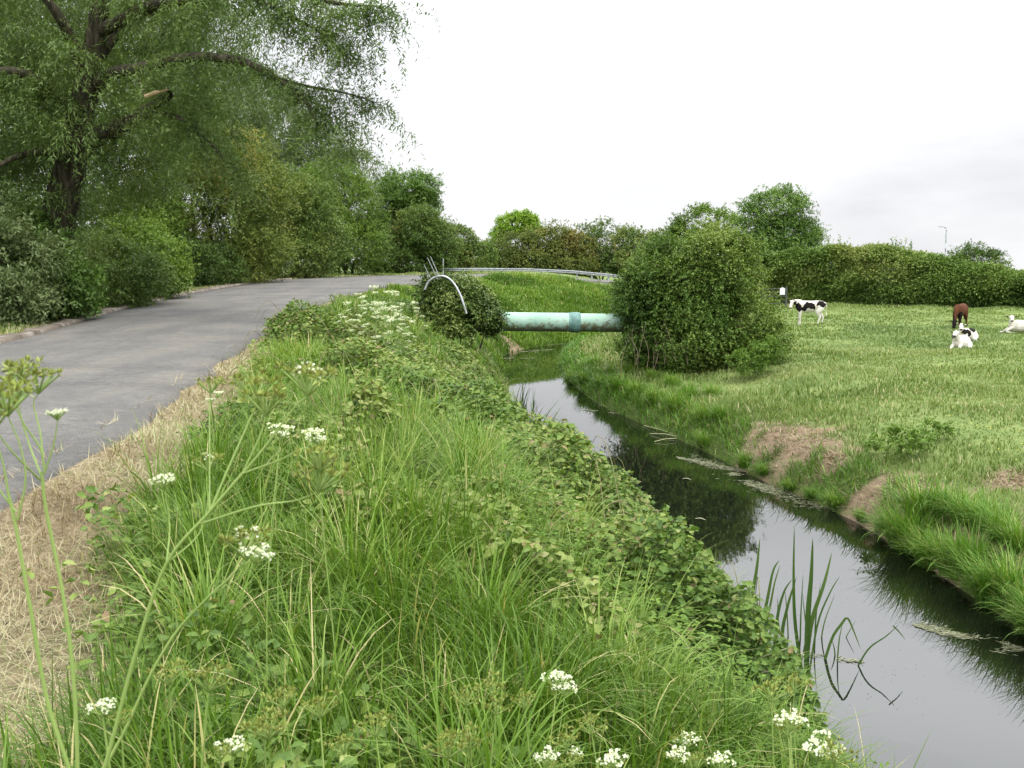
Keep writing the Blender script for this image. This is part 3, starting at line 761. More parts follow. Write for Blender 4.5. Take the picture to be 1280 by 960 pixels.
def plant(name, label, cat, base, lobes, leaf, nspray, per, ll, lw, L=.35, trunk=.1, stems=1, group=None, droop=.2, tb=.5, tv=.16,
          seed=0, gap=0.0, shell=.75, bump=.18, alt=None, twigs=50, crown='crown', stemname='trunk', barkm='bark', spread=.2, up=.3, clip=None, wild=.7, clump=.36):
    rng = np.random.default_rng(seed+1000)
    base = np.array([base[0], base[1], float(height(base[0], base[1])[0]) if len(base) < 3 else base[2]])
    root = thing(name, label, cat, base, 0, group)
    lb = np.asarray(lobes, float).copy()                 # lobes are given in world coordinates
    lb[:, :3] -= base
    g1 = Geo()
    top = lb[np.argmax(lb[:, 2])][:3]
    ends = []
    if stems == 1:
        tp = limb(g1, rng, (0, 0, -.15), (top[0]*.7, top[1]*.7, top[2]*.95), trunk, trunk*.25, 9, 0, 12, .03)
        for l_ in lb:
            k = np.argmin(np.abs(tp[:, 2]-max(.25*tp[-1, 2], l_[2]-.8*l_[5]-.2)))
            q = limb(g1, rng, tp[k], l_[:3], trunk*.5, trunk*.12, 6, .06); ends.append((q, l_))
    else:
        for s in range(stems):
            l_ = lb[s % len(lb)]; a = rng.uniform(0, 2*pi)
            tgt = l_[:3]+nrm(rng.normal(size=3))*l_[3:]*.6
            q = limb(g1, rng, (l_[0]*.55+spread*cos(a), l_[1]*.55+spread*sin(a), -.1), tgt, trunk*rng.uniform(.5, 1), trunk*.2, 5, .08); ends.append((q, l_))
    if not isinstance(clip, type(None)):
        wc = clip; cl = (lambda p: wc(p+base))
    else: cl = None
    C, O = crown_points(rng, lb, nspray, shell, bump, gap, seed, cl, clump)
    for k in rng.choice(len(C), min(twigs, len(C)), replace=False):
        q, _l = ends[rng.integers(len(ends))]
        dist = [np.linalg.norm(e[0][-1]-C[k]) for e in ends]; q = ends[int(np.argmin(dist))][0]
        s_ = q[rng.integers(len(q)//2, len(q))]
        limb(g1, rng, s_, C[k]+O[k]*.1, trunk*.12+.004, .004, 4, .05, 6, .06)
    g1.build(stemname, M[barkm] if isinstance(barkm, str) else barkm, root)
    g2 = Geo(); sprays(g2, rng, C, O, per, L, ll, lw, droop, tb, tv, seed, alt, 0, up, wild)
    g2.build(crown, M[leaf], root)
    return root
def lobe(px, py, Y, rx, ry, rz):
    p = at(px, py, Y); return (p[0], p[1], p[2], rx, ry, rz)

# --- the big willow on the left
wb = at(75, 352, 26.5); wz = float(height(wb[0], wb[1])[0])
willow = thing('willow_tree', 'large spreading willow with thick dark trunk and branches arching over the road', 'tree', (wb[0], wb[1], wz))
WB = np.array([wb[0], wb[1], wz])
rng = np.random.default_rng(5)
g1 = Geo()
def wpath(pts, r0, r1, n=22, sides=9, G=None, knob=.0):
    P = spline(np.array([at(*p) for p in pts])-WB, n)
    r = np.linspace(r0, r1, n)
    if knob: r = r*(1+knob*np.sin(np.arange(n)*1.9)*rng.uniform(.3, 1, n))
    tube(G or g1, P, r, sides); return P
paths = []
wtr = wpath([(72, 375, 26.5), (70, 300, 26.4), (80, 240, 26.3), (92, 195, 26.2), (104, 130, 26), (118, 60, 25.8), (128, -30, 25.6), (135, -120, 25.5)], .52, .16, 30, 14, knob=.09)
paths.append(wpath([(80, 385, 26.2), (82, 320, 26.3), (78, 270, 26.3), (84, 220, 26.3)], .20, .16, 14, 9, knob=.1))      # a second stem leaning on the first
paths.append(wpath([(95, 190, 26.2), (118, 172, 25.7), (150, 158, 25.2), (185, 138, 24.6), (212, 118, 24)], .30, .10, 16, 10, knob=.1))
paths.append(wpath([(120, 108, 26), (140, 92, 25), (175, 85, 24), (240, 72, 23), (300, 76, 22.5), (345, 98, 22), (378, 122, 21.6), (395, 150, 21.3), (402, 172, 21.2)], .17, .012, 30, 8, knob=.08))
paths.append(wpath([(345, 98, 22), (385, 108, 21.8), (430, 116, 21.6), (470, 128, 21.4)], .045, .01, 14, 6))
paths.append(wpath([(124, 40, 25.8), (190, 8, 24), (270, -6, 22.6), (350, -14, 21.6), (420, 4, 21), (480, 8, 20.6)], .17, .012, 26, 8))
paths.append(wpath([(300, -8, 22.2), (350, 14, 21.8), (400, 40, 21.3), (430, 66, 21)], .06, .012, 16, 6))
paths.append(wpath([(100, 150, 26.1), (60, 110, 25.3), (20, 90, 24.6), (-40, 95, 24), (-110, 130, 23.5)], .20, .03, 18, 8))
paths.append(wpath([(108, 110, 26), (85, 40, 25.2), (40, -20, 24.5), (-20, -60, 24)], .18, .04, 16, 8))
paths.append(wpath([(92, 200, 26.2), (50, 190, 25.2), (10, 200, 24.6), (-30, 230, 24)], .14, .03, 14, 7))
paths.append(wpath([(112, 90, 25.9), (150, 40, 26.5), (200, 10, 27), (260, -30, 27.5)], .15, .03, 16, 7))
paths.append(wpath([(185, 138, 24.6), (230, 150, 24), (262, 178, 23.8), (290, 215, 23.7)], .08, .015, 14, 6))
paths.append(wpath([(172, 86, 24), (176, 108, 23.9), (182, 120, 23.9)], .05, .03, 8, 6))
g1.build('trunk', M['bark'], willow)
gp = Geo(); P = np.array([at(*p) for p in ((182, 121, 23.85), (195, 116, 23.8), (210, 112, 23.75))])-WB
tube(gp, P, [.055, .06, .02], 7, cap=True)
o = gp.build('torn_branch', M['wood_pale'], willow); tag(o, 'pale torn stub of a snapped branch')
# sprays: volume lobes round the limbs plus hanging twigs along them
wl_ = []
for (px, py, Y, rx, ry, rz) in ((40, 30, 27.5, 2.4, 2.0, 1.7), (-70, 120, 26.5, 2.6, 2.2, 2.6), (5, 140, 27, 1.5, 1.8, 1.6), (165, 40, 27.5, 1.7, 1.8, 1.3), (10, 240, 26, 1.4, 1.4, 1.2),
                                (230, 30, 25.5, 1.7, 1.6, .9), (290, 22, 24, 1.1, 1.1, .55), (205, 105, 26.5, 1.2, 1.4, .8), (160, 205, 27, 1.2, 1.4, .8), (110, -70, 26.5, 3.0, 2.4, 1.7),
                                (330, -34, 23, 1.5, 1.3, .5), (-100, 20, 26, 3, 2.3, 3), (250, 150, 26, .8, 1.0, .6), (-30, 290, 25, 1.1, 1.2, 1.1), (290, 92, 25, .5, .7, .28), (60, 100, 28, 1.5, 1.4, 1.3), (70, 120, 24.8, 1.3, .7, 1.2), (45, 215, 25, .9, .6, .9), (200, -10, 25, 1.6, 1.6, .9)):
    wl_.append(lobe(px, py, Y, rx, ry, rz))
lb = np.array(wl_); lb[:, :3] -= WB
C, O = crown_points(rng, lb, 15500, .55, .22, .6, 11, None, .26)
near = np.full(len(C), 9.)
for q_ in (wtr, paths[0], paths[1], paths[2][:12]):
    for v_ in q_: near = np.minimum(near, np.linalg.norm((C-v_)*np.array([1, .55, 1]), axis=1))
k = (near > .5) | (rng.random(len(C)) < .6)
stub = at(196, 116, 23.8)-WB; k &= ~((np.hypot(C[:, 0]-stub[0], C[:, 2]-stub[2]) < .55) & (C[:, 1] < stub[1]+.3)); C, O = C[k], O[k]
g2 = Geo(); sprays(g2, rng, C, O, 10, .5, .13, .029, .42, .47, .20, 11, None, 0, .0, .5, .72)
# along the outer limbs
for k, dens in ((1, 50), (2, 60), (3, 190), (4, 60), (5, 190), (6, 100), (7, 120), (11, 120)):
    P = paths[k-1] if k > 0 else None
    P = P[len(P)//4:]
    for _ in range(dens):
        i = rng.integers(len(P)); s = P[i]
        d0 = nrm(rng.normal(0, 1, 3)*np.array([1, .8, .55])+np.array([.35, -.1, -.2])); l = rng.uniform(.3, 1.25)
        t = np.linspace(0, 1, 7)[:, None]; q = s+d0*l*t; q[:, 2] -= .55*l*t[:, 0]**2
        if _ % 3 == 0: tube(g1 if False else g2, q, np.linspace(.008, .003, 7), 3, .05)
        m = 10; cc = q[rng.integers(1, 7, m)]+rng.normal(0, .035, (m, 3))
        sprays(g2, rng, cc, np.tile(d0, (m, 1)), 5, .26, .115, .026, .5, .5, .15, 12, None, 0, 0)
g2.build('crown', M['willow'], willow)

P_ = lambda px, Y: at(px, 340, Y)[:2]
plant('sallow_tree', 'dense dark sallow tree filling the left edge behind the willow', 'tree', P_(-20, 36), [lobe(-30, 120, 36, 3.2, 2, 2.6), lobe(-90, 220, 36, 3, 2, 2.6), lobe(20, 230, 36, 2.4, 2, 2.2), lobe(10, 60, 37, 2.6, 2, 2.2), lobe(-10, 310, 35, 2.6, 2, 1.6), lobe(60, 290, 36, 1.6, 2, 1.4)],
      'willow', 9500, 9, .16, .06, .5, trunk=.2, stems=6, seed=45, tb=.42, tv=.2, bump=.25)
plant('field_maple', 'broad green tree standing behind the willow trunk', 'tree', P_(130, 44), [lobe(130, 215, 44, 2.8, 2, 2.4), lobe(90, 120, 45, 3.0, 2, 2.4), lobe(180, 170, 45, 2.2, 2, 1.9), lobe(130, 290, 43, 2.5, 2, 1.6), lobe(60, 40, 46, 3, 2, 2.2), lobe(175, 255, 44, 1.6, 1.8, 1.6)],
      'green', 10500, 8, .16, .065, .5, trunk=.2, stems=6, seed=46, tb=.30, tv=.2, bump=.25)
plant('willow_tree', 'tall pale willow seen through the branches above the hawthorn', 'tree', P_(240, 66), [lobe(230, 90, 66, 3.6, 2.5, 2.8), lobe(290, 120, 66, 2.8, 2.5, 2.4), lobe(170, 50, 67, 3, 2.5, 2.6), lobe(250, 170, 66, 4, 2.5, 2.4)],
      'silver', 9000, 8, .19, .065, .6, trunk=.3, stems=1, seed=47, tb=.34, tv=.2, gap=.35, bump=.25, droop=.3)
# --- undergrowth and shrubs along the left of the road
plant('shrub', 'pale leaved sallow shrub at the left edge of the photo beside the verge', 'shrub', P_(10, 23.5), [lobe(-10, 330, 23.5, 1.3, 1.2, 1.1), lobe(15, 375, 22.8, .7, .8, .6), lobe(-60, 300, 24, 1.4, 1.2, 1.6)],
      'silver', 3800, 8, .10, .04, trunk=.04, stems=6, seed=31, tb=.42)
plant('elder_bush', 'dark green elder bush in front of the willow trunk', 'shrub', P_(55, 25), [lobe(50, 350, 25, 1.1, .9, .8), lobe(25, 320, 25.3, 1.0, .9, .9), lobe(95, 365, 25.3, .55, .6, .45)],
      'ash', 3000, 8, .11, .05, trunk=.04, stems=5, seed=32, tb=.5)
plant('shrub', 'rounded dark shrub behind the verge just right of the willow trunk', 'shrub', P_(145, 32), [lobe(130, 345, 31, 1.5, 1.2, 1.1), lobe(165, 352, 32, 1.3, 1.1, .85), lobe(115, 320, 32, 1.0, 1, .7)],
      'haw_dark', 4800, 8, .09, .04, trunk=.05, stems=7, seed=33, tb=.66)
plant('elder_bush', 'fresh bright green elder bush between the two dark shrubs', 'shrub', P_(172, 36.5), [lobe(165, 305, 36.5, 1.1, 1, .8), lobe(192, 325, 36, 1.1, 1, .75), lobe(205, 345, 35.5, .8, .8, .5)],
      'green', 3600, 8, .12, .055, trunk=.04, stems=6, seed=34, tb=.5)
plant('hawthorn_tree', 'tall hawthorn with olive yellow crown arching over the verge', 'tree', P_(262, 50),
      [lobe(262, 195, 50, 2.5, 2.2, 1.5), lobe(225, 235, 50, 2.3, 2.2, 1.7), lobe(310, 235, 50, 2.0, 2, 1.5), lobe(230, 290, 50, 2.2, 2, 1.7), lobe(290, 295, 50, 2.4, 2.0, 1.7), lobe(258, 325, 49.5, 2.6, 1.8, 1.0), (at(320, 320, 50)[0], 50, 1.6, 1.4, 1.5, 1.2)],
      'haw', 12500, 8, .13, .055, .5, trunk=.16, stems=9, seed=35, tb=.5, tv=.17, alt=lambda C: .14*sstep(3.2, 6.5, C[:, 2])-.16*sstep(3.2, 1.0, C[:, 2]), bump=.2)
plant('shrub', 'dark overgrown blackthorn thicket under the hawthorn', 'shrub', P_(235, 46), [lobe(225, 330, 46, 1.5, 1.2, 1.1), lobe(265, 338, 47.5, 1.5, 1, .8), lobe(198, 310, 45, 1.1, 1, 1.3)],
      'haw_dark', 4200, 8, .11, .05, trunk=.05, stems=8, seed=36, tb=.45)
plant('hawthorn_tree', 'dull green hawthorn with drooping lower sprays, right of the olive one', 'tree', P_(352, 60),
      [lobe(345, 250, 60, 2.2, 2, 1.9), lobe(378, 270, 60, 1.9, 2, 1.9), lobe(330, 300, 60, 2.0, 2, 1.7), lobe(370, 315, 59, 2.5, 1.8, 1.2), lobe(400, 300, 60, 1.4, 1.4, 1.4)],
      'haw_dark', 9500, 8, .15, .065, .5, trunk=.15, stems=8, seed=37, tb=.72, tv=.15)
plant('willow_tree', 'tall airy grey green willow rising behind the hawthorns', 'tree', P_(350, 78),
      [lobe(340, 160, 78, 3.2, 3, 2.9), lobe(390, 190, 78, 3.4, 3, 2.3), lobe(300, 150, 80, 3.0, 3, 2.8), lobe(425, 215, 78, 2.6, 2.6, 1.7), lobe(350, 225, 78, 4.0, 3, 2.4), lobe(285, 205, 80, 3.0, 3, 2.6)],
      'silver', 13500, 7, .20, .065, .7, trunk=.3, stems=1, seed=38, tb=.38, tv=.2, gap=.55, droop=.3, bump=.25)
plant('sallow_tree', 'light green sallow tree right of the hawthorns beyond the verge', 'tree', P_(425, 68),
      [lobe(415, 240, 70, 2.2, 2, 1.9), lobe(440, 265, 70, 2.0, 2, 2.0), lobe(410, 300, 68, 2.2, 2, 1.8), lobe(450, 310, 68, 1.6, 1.8, 1.5), lobe(390, 250, 71, 1.6, 1.8, 1.6)],
      'green', 8500, 8, .16, .065, .5, trunk=.15, stems=7, seed=39, tb=.36, tv=.18)
plant('ash_tree', 'round crowned green ash at the end of the left tree row', 'tree', P_(507, 84),
      [lobe(505, 240, 84, 1.9, 2, 1.6), lobe(530, 232, 84, 1.3, 1.3, 1.1), lobe(485, 255, 84, 1.7, 1.8, 1.7), lobe(520, 262, 84, 1.7, 1.8, 1.5), lobe(500, 290, 84, 2.4, 2, 1.8)],
      'ash', 6000, 8, .19, .08, .5, trunk=.18, stems=1, seed=40, tb=.62, tv=.2, gap=.35)
plant('shrub', 'dark rounded thorn bush in front of the ash', 'shrub', P_(505, 79), [lobe(480, 310, 79, 1.8, 1.5, 1.7), lobe(525, 290, 79, 1.7, 1.5, 2.1), lobe(500, 325, 78.5, 2.5, 1.5, 1.2), lobe(545, 305, 79, 1.3, 1.5, 1.8)],
      'haw_dark', 6800, 8, .17, .07, trunk=.08, stems=9, seed=41, tb=.55, tv=.18)
plant('shrub', 'green bush sloping down to the end of the left tree row', 'shrub', P_(575, 88), [lobe(570, 305, 88, 1.8, 1.5, 1.6), lobe(595, 320, 88, 1.6, 1.5, 1.2), lobe(560, 325, 87, 2.3, 1.5, 1.1), lobe(548, 288, 89, 1.1, 1.2, .9)],
      'haw_dark', 4600, 8, .18, .08, trunk=.06, stems=6, seed=42, tb=.70)
# --- the thicket beyond the crash barrier
TL = 'row of scrub beyond the crash barrier'
for i, (px, Y, tops, lf, tb, lab) in enumerate((
    (625, 108, [(622, 318, 2.0, 1.5)], 'green', .45, 'small yellow green bush where the left trees and the far thicket meet'),
    (662, 104, [(650, 312, 2.4, 1.9), (672, 308, 2.2, 2.0)], 'rust', .42, 'brownish green thorn bush under the bright lime tree'),
    (705, 104, [(695, 308, 2.7, 2.2), (718, 314, 2.4, 1.9)], 'rust', .72, 'rusty tinged thorn bush in the middle of the far thicket'),
    (748, 106, [(735, 306, 2.6, 2.3), (762, 308, 2.6, 2.1)], 'haw_dark', .60, 'dull green thorn bush with ragged top in the far thicket'),
    (795, 104, [(785, 312, 2.6, 2.1), (810, 314, 2.4, 2.0)], 'haw_dark', .82, 'lighter green thorn bush next to the great bramble mound'),
    (838, 100, [(830, 316, 2.4, 1.9), (855, 318, 2.4, 1.7)], 'haw_dark', .6, 'low green bush half hidden by the great bramble mound'))):
    lobes = [lobe(a, b_, Y, rx, 2.0, rz) for a, b_, rx, rz in tops]+[lobe(px, 330, Y-1.5, 2.9, 1.6, 1.1), lobe(px+14, 332, Y-1.8, 2.2, 1.5, .9)]
    plant('thorn_bush', lab, 'shrub', P_(px, Y), lobes, lf, 4200, 7, .20, .09, trunk=.07, stems=7, group=TL, seed=50+i, tb=tb, tv=.2, bump=.26)
plant('lime_tree', 'small bright lime green tree above the far thicket', 'tree', P_(648, 125),
      [lobe(640, 282, 125, 1.9, 1.8, 1.3), lobe(657, 280, 125, 1.7, 1.8, 1.3), lobe(628, 290, 125, 1.1, 1.2, .9), lobe(668, 290, 125, 1.0, 1.2, .9)],
      'lime', 2300, 8, .24, .12, .5, trunk=.2, stems=1, seed=60, tb=.5, gap=.4, tv=.2)
plant('maple_tree', 'low light green tree behind the top of the great bramble mound', 'tree', P_(882, 80),
      [lobe(880, 285, 80, 2.0, 1.8, 1.5), lobe(905, 285, 80, 1.2, 1.2, 1.2), lobe(860, 292, 80, 1.1, 1.2, .9), lobe(890, 320, 80, 2.2, 2, 1.6)],
      'green', 3300, 8, .17, .08, .5, trunk=.15, stems=1, seed=61, tb=.5, gap=.5, tv=.2)
plant('ash_tree', 'tall round ash tree standing behind the cattle hedge', 'tree', P_(972, 72),
      [lobe(968, 262, 72, 1.9, 1.8, 1.3), lobe(992, 265, 72, 1.3, 1.4, 1.3), lobe(948, 280, 72, 1.3, 1.4, 1.2), lobe(975, 295, 72, 2.3, 2, 1.5), lobe(998, 300, 72, 1.3, 1.4, 1.5), lobe(955, 330, 71, 2.2, 1.8, 2.0), lobe(985, 335, 71, 1.8, 1.8, 1.6)],
      'ash', 7800, 8, .15, .07, .5, trunk=.2, stems=1, seed=62, tb=.62, gap=.3, tv=.22)
plant('ivy_clad_tree', 'stunted ivy clad tree poking above the hedge near the lamp post', 'tree', P_(1218, 67),
      [lobe(1215, 325, 67, 1.3, 1.2, .8), lobe(1205, 318, 67, .7, .8, .5), lobe(1235, 330, 67, .8, .8, .5), lobe(1220, 345, 67, 1.9, 1.4, .9)],
      'haw_dark', 2300, 8, .13, .06, .4, trunk=.2, stems=1, seed=63, tb=.4, gap=.2, bump=.3)

# --- long field hedge
def hedge(name, label, pts, tops, thick, leaf, n, ll, lw, seed, tb):
    rng = np.random.default_rng(seed)
    P = spline(np.array(pts, float), 80); seg = np.linalg.norm(np.diff(P, axis=0), axis=1); s = np.concatenate([[0], np.cumsum(seg)])
    T = nrm(np.gradient(P, axis=0)); Nn = np.stack([-T[:, 1], T[:, 0]], -1)
    if Nn[len(Nn)//2][1] > 0: Nn = -Nn         # towards the camera
    base0 = np.array([P[0][0], P[0][1], float(height(P[0][0], P[0][1])[0])])
    root = thing(name, label, 'hedge', base0)
    f1, f2, f3 = snoise(seed, scale=1.6), snoise(seed+1, scale=.8), snoise(seed+2, scale=4)
    def surf(u, where, q):
        x = np.interp(u, s, P[:, 0]); y = np.interp(u, s, P[:, 1]); nx_ = np.interp(u, s, Nn[:, 0]); ny_ = np.interp(u, s, Nn[:, 1])
        top = np.interp(u, s, np.interp(np.linspace(0, 1, len(P)), np.linspace(0, 1, len(tops)), tops))
        top = top+.20*f1(u, 0*u)+.14*f2(u, 0*u)
        zb = height(x, y)
        h = top-zb
        th = thick*(1+.18*f1(u, q*3)+.12*f2(u, q*3))
        # rounded section: front face, then top
        a = where*pi/2*1.0
        off = th*(.5*np.cos(a)**.5); hh = np.where(where < 1e-3, q, .82+.18*np.sin(a))
        return x+nx_*off, y+ny_*off, zb+h*hh, nx_, ny_
    m = int(n)
    u = rng.uniform(0, s[-1], m); face = rng.random(m)
    q = rng.random(m)**.85*.86; wh = np.where(face < .66, 0, rng.random(m)*1.0)
    x, y, z, a, b_ = surf(u, wh, q)
    depth_ = np.abs(rng.normal(0, .28, m))
    C = np.stack([x-a*depth_, y-b_*depth_, z-.1*depth_], -1)
    back = rng.random(m) < .12
    C[back, 0] -= a[back]*thick*.9; C[back, 1] -= b_[back]*thick*.9
    O = nrm(np.stack([a, b_, wh*1.2+.15], -1))
    # bulges
    C += O*(.30*f1(C[:, 0]*1.2, C[:, 2]*1.6, C[:, 1])+.12*f2(C[:, 0], C[:, 2], C[:, 1]))[:, None]
    C -= base0
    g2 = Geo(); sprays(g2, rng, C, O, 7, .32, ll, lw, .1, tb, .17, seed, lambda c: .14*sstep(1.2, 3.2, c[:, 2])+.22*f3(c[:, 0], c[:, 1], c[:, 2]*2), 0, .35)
    # shoots standing above the clipped top
    k = rng.uniform(0, s[-1], 260); x, y, z, a, b_ = surf(k, np.full(260, .9), np.zeros(260)); kk = f2(k*2, k) > .1
    Cs = np.stack([x, y, z+.05], -1)[kk]-base0
    sprays(g2, rng, Cs, np.tile([[0, 0, 1.]], (len(Cs), 1)), 10, .8, ll, lw, 0, tb+.1, .1, seed, None, 0, 1.0, .25)
    g1 = Geo()
    for k in np.arange(.3, s[-1], .55):
        x, y = np.interp(k, s, P[:, 0]), np.interp(k, s, P[:, 1])
        b0 = np.array([x, y, float(height(x, y)[0])])-base0
        limb(g1, rng, b0-[0, 0, .1], b0+[rng.normal(0, .3), rng.normal(0, .15), 2.0], .05, .015, 5, .02, 6)
    g1.build('trunk', M['twig'], root)
    g2.build('foliage', M[leaf], root)
    return root
hp = [at(925, 375, 66)[:2], at(1030, 375, 64)[:2], at(1130, 375, 61)[:2], at(1230, 375, 58.5)[:2], at(1330, 375, 56)[:2], at(1450, 375, 53)[:2]]
ht = [at(925, 312, 66)[2], at(985, 310, 65)[2], at(1030, 311, 64)[2], at(1080, 318, 62.5)[2], at(1130, 319, 61)[2], at(1180, 324, 60)[2], at(1230, 332, 58.5)[2], at(1280, 341, 57)[2], at(1330, 348, 56)[2], at(1450, 352, 53)[2]]
ht = [q-.22 for q in ht]
hedge('hedge', 'long thick green hedge along the far side of the cattle field', hp, ht, 2.4, 'hedge', 34000, .15, .075, 70, .55)

# --- great bramble mound swallowing the pipe's right end
mound_alt = lambda C: .10*sstep(1.5, 3.6, C[:, 2])
plant('bramble_bush', 'great dome of brambles and ivy swallowing the right end of the pipe', 'bush', P_(868, 31),
      [lobe(870, 350, 31, 1.75, 1.7, 1.45), lobe(905, 345, 31, 1.15, 1.4, 1.15), lobe(835, 390, 31, 1.35, 1.5, 1.3), lobe(915, 400, 30.6, 1.35, 1.4, 1.05), lobe(940, 425, 30.2, .95, 1.0, .6), lobe(870, 420, 30.2, 1.6, 1.3, 1.0),
       lobe(800, 372, 31, .75, 1.2, .8), lobe(798, 418, 30.8, .6, 1.0, .8), lobe(830, 345, 31, 1.0, 1.3, 1.0), lobe(850, 328, 31.4, .9, 1.1, .75), lobe(893, 322, 31.4, .95, 1.1, .7), lobe(815, 420, 30.6, .7, .8, .9)],
      'bramble', 15500, 8, .082, .052, .30, trunk=.03, stems=26, seed=80, tb=.46, tv=.17, shell=.8, bump=.28, twigs=160, crown='foliage', stemname='stem', barkm='deadcane', alt=mound_alt, up=.1, droop=.25, clump=.28)
# dead hanging canes under its left side
b0 = at(805, 430, 30.0); root = thing('dead_bramble', 'hanging tangle of dead brown bramble canes at the foot of the mound', 'dead canes', (b0[0], b0[1], float(height(b0[0], b0[1])[0])))
g = Geo(); rng = np.random.default_rng(81); B0 = np.array(root.location)
for q in range(18):
    a_ = at(rng.uniform(783, 850), rng.uniform(395, 435), rng.uniform(29.2, 30.2)); e = at(640+(a_[0]/a_[1])*1250*1.0+rng.normal(0, 9), rng.uniform(450, 472), rng.uniform(28.8, 29.8))
    limb(g, rng, a_-B0, e-B0, .004, .008, 3, .05, 7, .05)
g.build('cane', M['deadcane'], root)
plant('nettle_clump', 'dark clump of nettles at the right foot of the bramble mound', 'nettles', on_z(945, 462, -1.6)[:2],
      [lobe(945, 445, 27.5, .45, .4, .28), lobe(925, 452, 27.2, .35, .4, .22), lobe(965, 438, 28, .35, .4, .25)], 'nettle', 620, 8, .08, .035, .2, trunk=.012, stems=14, seed=83, tb=.35, crown='foliage', stemname='stem', barkm='stem')
plant('nettle_clump', 'small nettle clump on the slope between the two bare patches', 'nettles', on_z(1140, 545, -1.6)[:2],
      [(*on_z(1140, 540, -1.45)[:2], -1.56, .42, .5, .07), (*on_z(1110, 548, -1.5)[:2], -1.62, .35, .4, .06), (*on_z(1165, 530, -1.45)[:2], -1.52, .25, .3, .05)], 'nettle', 260, 8, .07, .035, .15, trunk=.01, stems=9, seed=84, tb=.45, crown='foliage', stemname='stem', barkm='stem')

# --- ivy heap over the pipe's left end
plant('ivy_bush', 'dark glossy ivy heap over the left end of the pipe', 'bush', P_(570, 31),
      [lobe(572, 378, 31, .95, .9, .68), lobe(548, 382, 30.8, .55, .6, .55), lobe(600, 390, 31, .55, .6, .42), lobe(590, 368, 31.1, .5, .6, .45), lobe(560, 362, 31.1, .45, .5, .38), lobe(532, 398, 30.4, .45, .6, .28), lobe(612, 402, 30.9, .4, .5, .3), lobe(545, 356, 30.9, .3, .4, .25), lobe(560, 408, 30.3, .5, .5, .25)],
      'ivy', 5200, 8, .075, .058, .2, trunk=.025, stems=16, seed=85, tb=.62, tv=.24, shell=.8, bump=.38, twigs=60, clump=.5, crown='foliage', stemname='stem', barkm='twig', up=0)

# ------------------------------------------------------------------ pipe
A_, B_ = at(590, 401.5, 31.1), at(800, 404, 31.3)
root = thing('pipe', 'pale mint green water pipe spanning the stream', 'pipe', (A_+B_)/2); C0 = (A_+B_)/2
m, N, L, b = new_mat('mint_paint')
tc = N.new('ShaderNodeTexCoord'); sp = N.new('ShaderNodeSeparateXYZ'); L.new(tc.outputs['Object'], sp.inputs[0])
n1 = N.new('ShaderNodeTexNoise'); n1.inputs['Scale'].default_value = 5.5; n1.inputs['Detail'].default_value = 7; n1.inputs['Roughness'].default_value = .7; L.new(tc.outputs['Object'], n1.inputs[0])
n2 = N.new('ShaderNodeTexNoise'); n2.inputs['Scale'].default_value = 2; n2.inputs['Detail'].default_value = 4; L.new(tc.outputs['Object'], n2.inputs[0])
mp = N.new('ShaderNodeMapRange'); mp.inputs[1].default_value = .22; mp.inputs[2].default_value = -.34; mp.inputs[3].default_value = -.16; mp.inputs[4].default_value = .22; L.new(sp.outputs['Z'], mp.inputs[0])
ad = N.new('ShaderNodeMath'); L.new(n1.outputs[0], ad.inputs[0]); L.new(mp.outputs[0], ad.inputs[1])
rp = ramp_node(N, [(.48, (0, 0, 0)), (.62, (1, 1, 1))]); L.new(ad.outputs[0], rp.inputs[0])
ra = ramp_node(N, [(.3, (.23, .38, .30)), (.6, (.30, .45, .36)), (.75, (.36, .49, .42))]); L.new(n2.outputs[0], ra.inputs[0])
mx = N.new('ShaderNodeMixRGB'); L.new(rp.outputs[0], mx.inputs[0]); L.new(ra.outputs[0], mx.inputs[1]); mx.inputs[2].default_value = (.13, .13, .075, 1)
L.new(mx.outputs[0], b.inputs['Base Color']); b.inputs['Roughness'].default_value = .6; b.inputs['Specular IOR Level'].default_value = .3
M['mint'] = m
M['teal'] = noise_mat('teal_band_paint', [(.35, (.09, .17, .155)), (.6, (.15, .28, .25)), (.8, (.24, .38, .33))], 7, 5, .55)
X_ = lambda px: at(px, 402, 31.2)[0]
def pp(px):
    t = (X_(px)-A_[0])/(B_[0]-A_[0]); return A_+(B_-A_)*t-C0
g = Geo(); tube(g, np.array([pp(q) for q in np.linspace(575, 722, 12)]), .295, 40); g.build('barrel', m, root)
g = Geo(); tube(g, np.array([pp(q) for q in np.linspace(722, 815, 10)]), .285, 40); g.build('barrel', m, root)
g = Geo(); tube(g, np.array([pp(q) for q in (713.6, 714, 718, 724.5, 725)]), [.297, .315, .318, .315, .29], 40); tube(g, np.array([pp(q) for q in (710.5, 711, 713, 713.4)]), [.297, .306, .306, .297], 40); g.build('collar', M['teal'], root)
# concrete support buried in each bank
g = Geo(); cc = pp(560); box(g, (cc[0], cc[1], cc[2]-.5), (.5, .7, .7)); g.build('support', M['kerb'], root)
g = Geo(); cc = pp(810); box(g, (cc[0], cc[1], cc[2]-.9), (.5, .9, 1.6)); g.build('support', M['kerb'], root)
# ivy runner hanging over the pipe
g = Geo(); rng = np.random.default_rng(3); q = spline(np.array([at(618, 386, 30.75), at(626, 393, 30.7), at(634, 404, 30.68)]), 12); tube(g, q-q[0], .012, 4); 
cs = q[rng.integers(0, 12, 34)]+rng.normal(0, .035, (34, 3)); sprays(g, rng, cs-q[0], np.tile([[0, -1., 0]], (34, 1)), 3, .06, .06, .05, .3, .3, .1, 3)
o = g.build('ivy_runner', M['ivy']); o.location = q[0]; tag(o, 'single ivy shoot trailing down the left part of the pipe', 'ivy shoot')

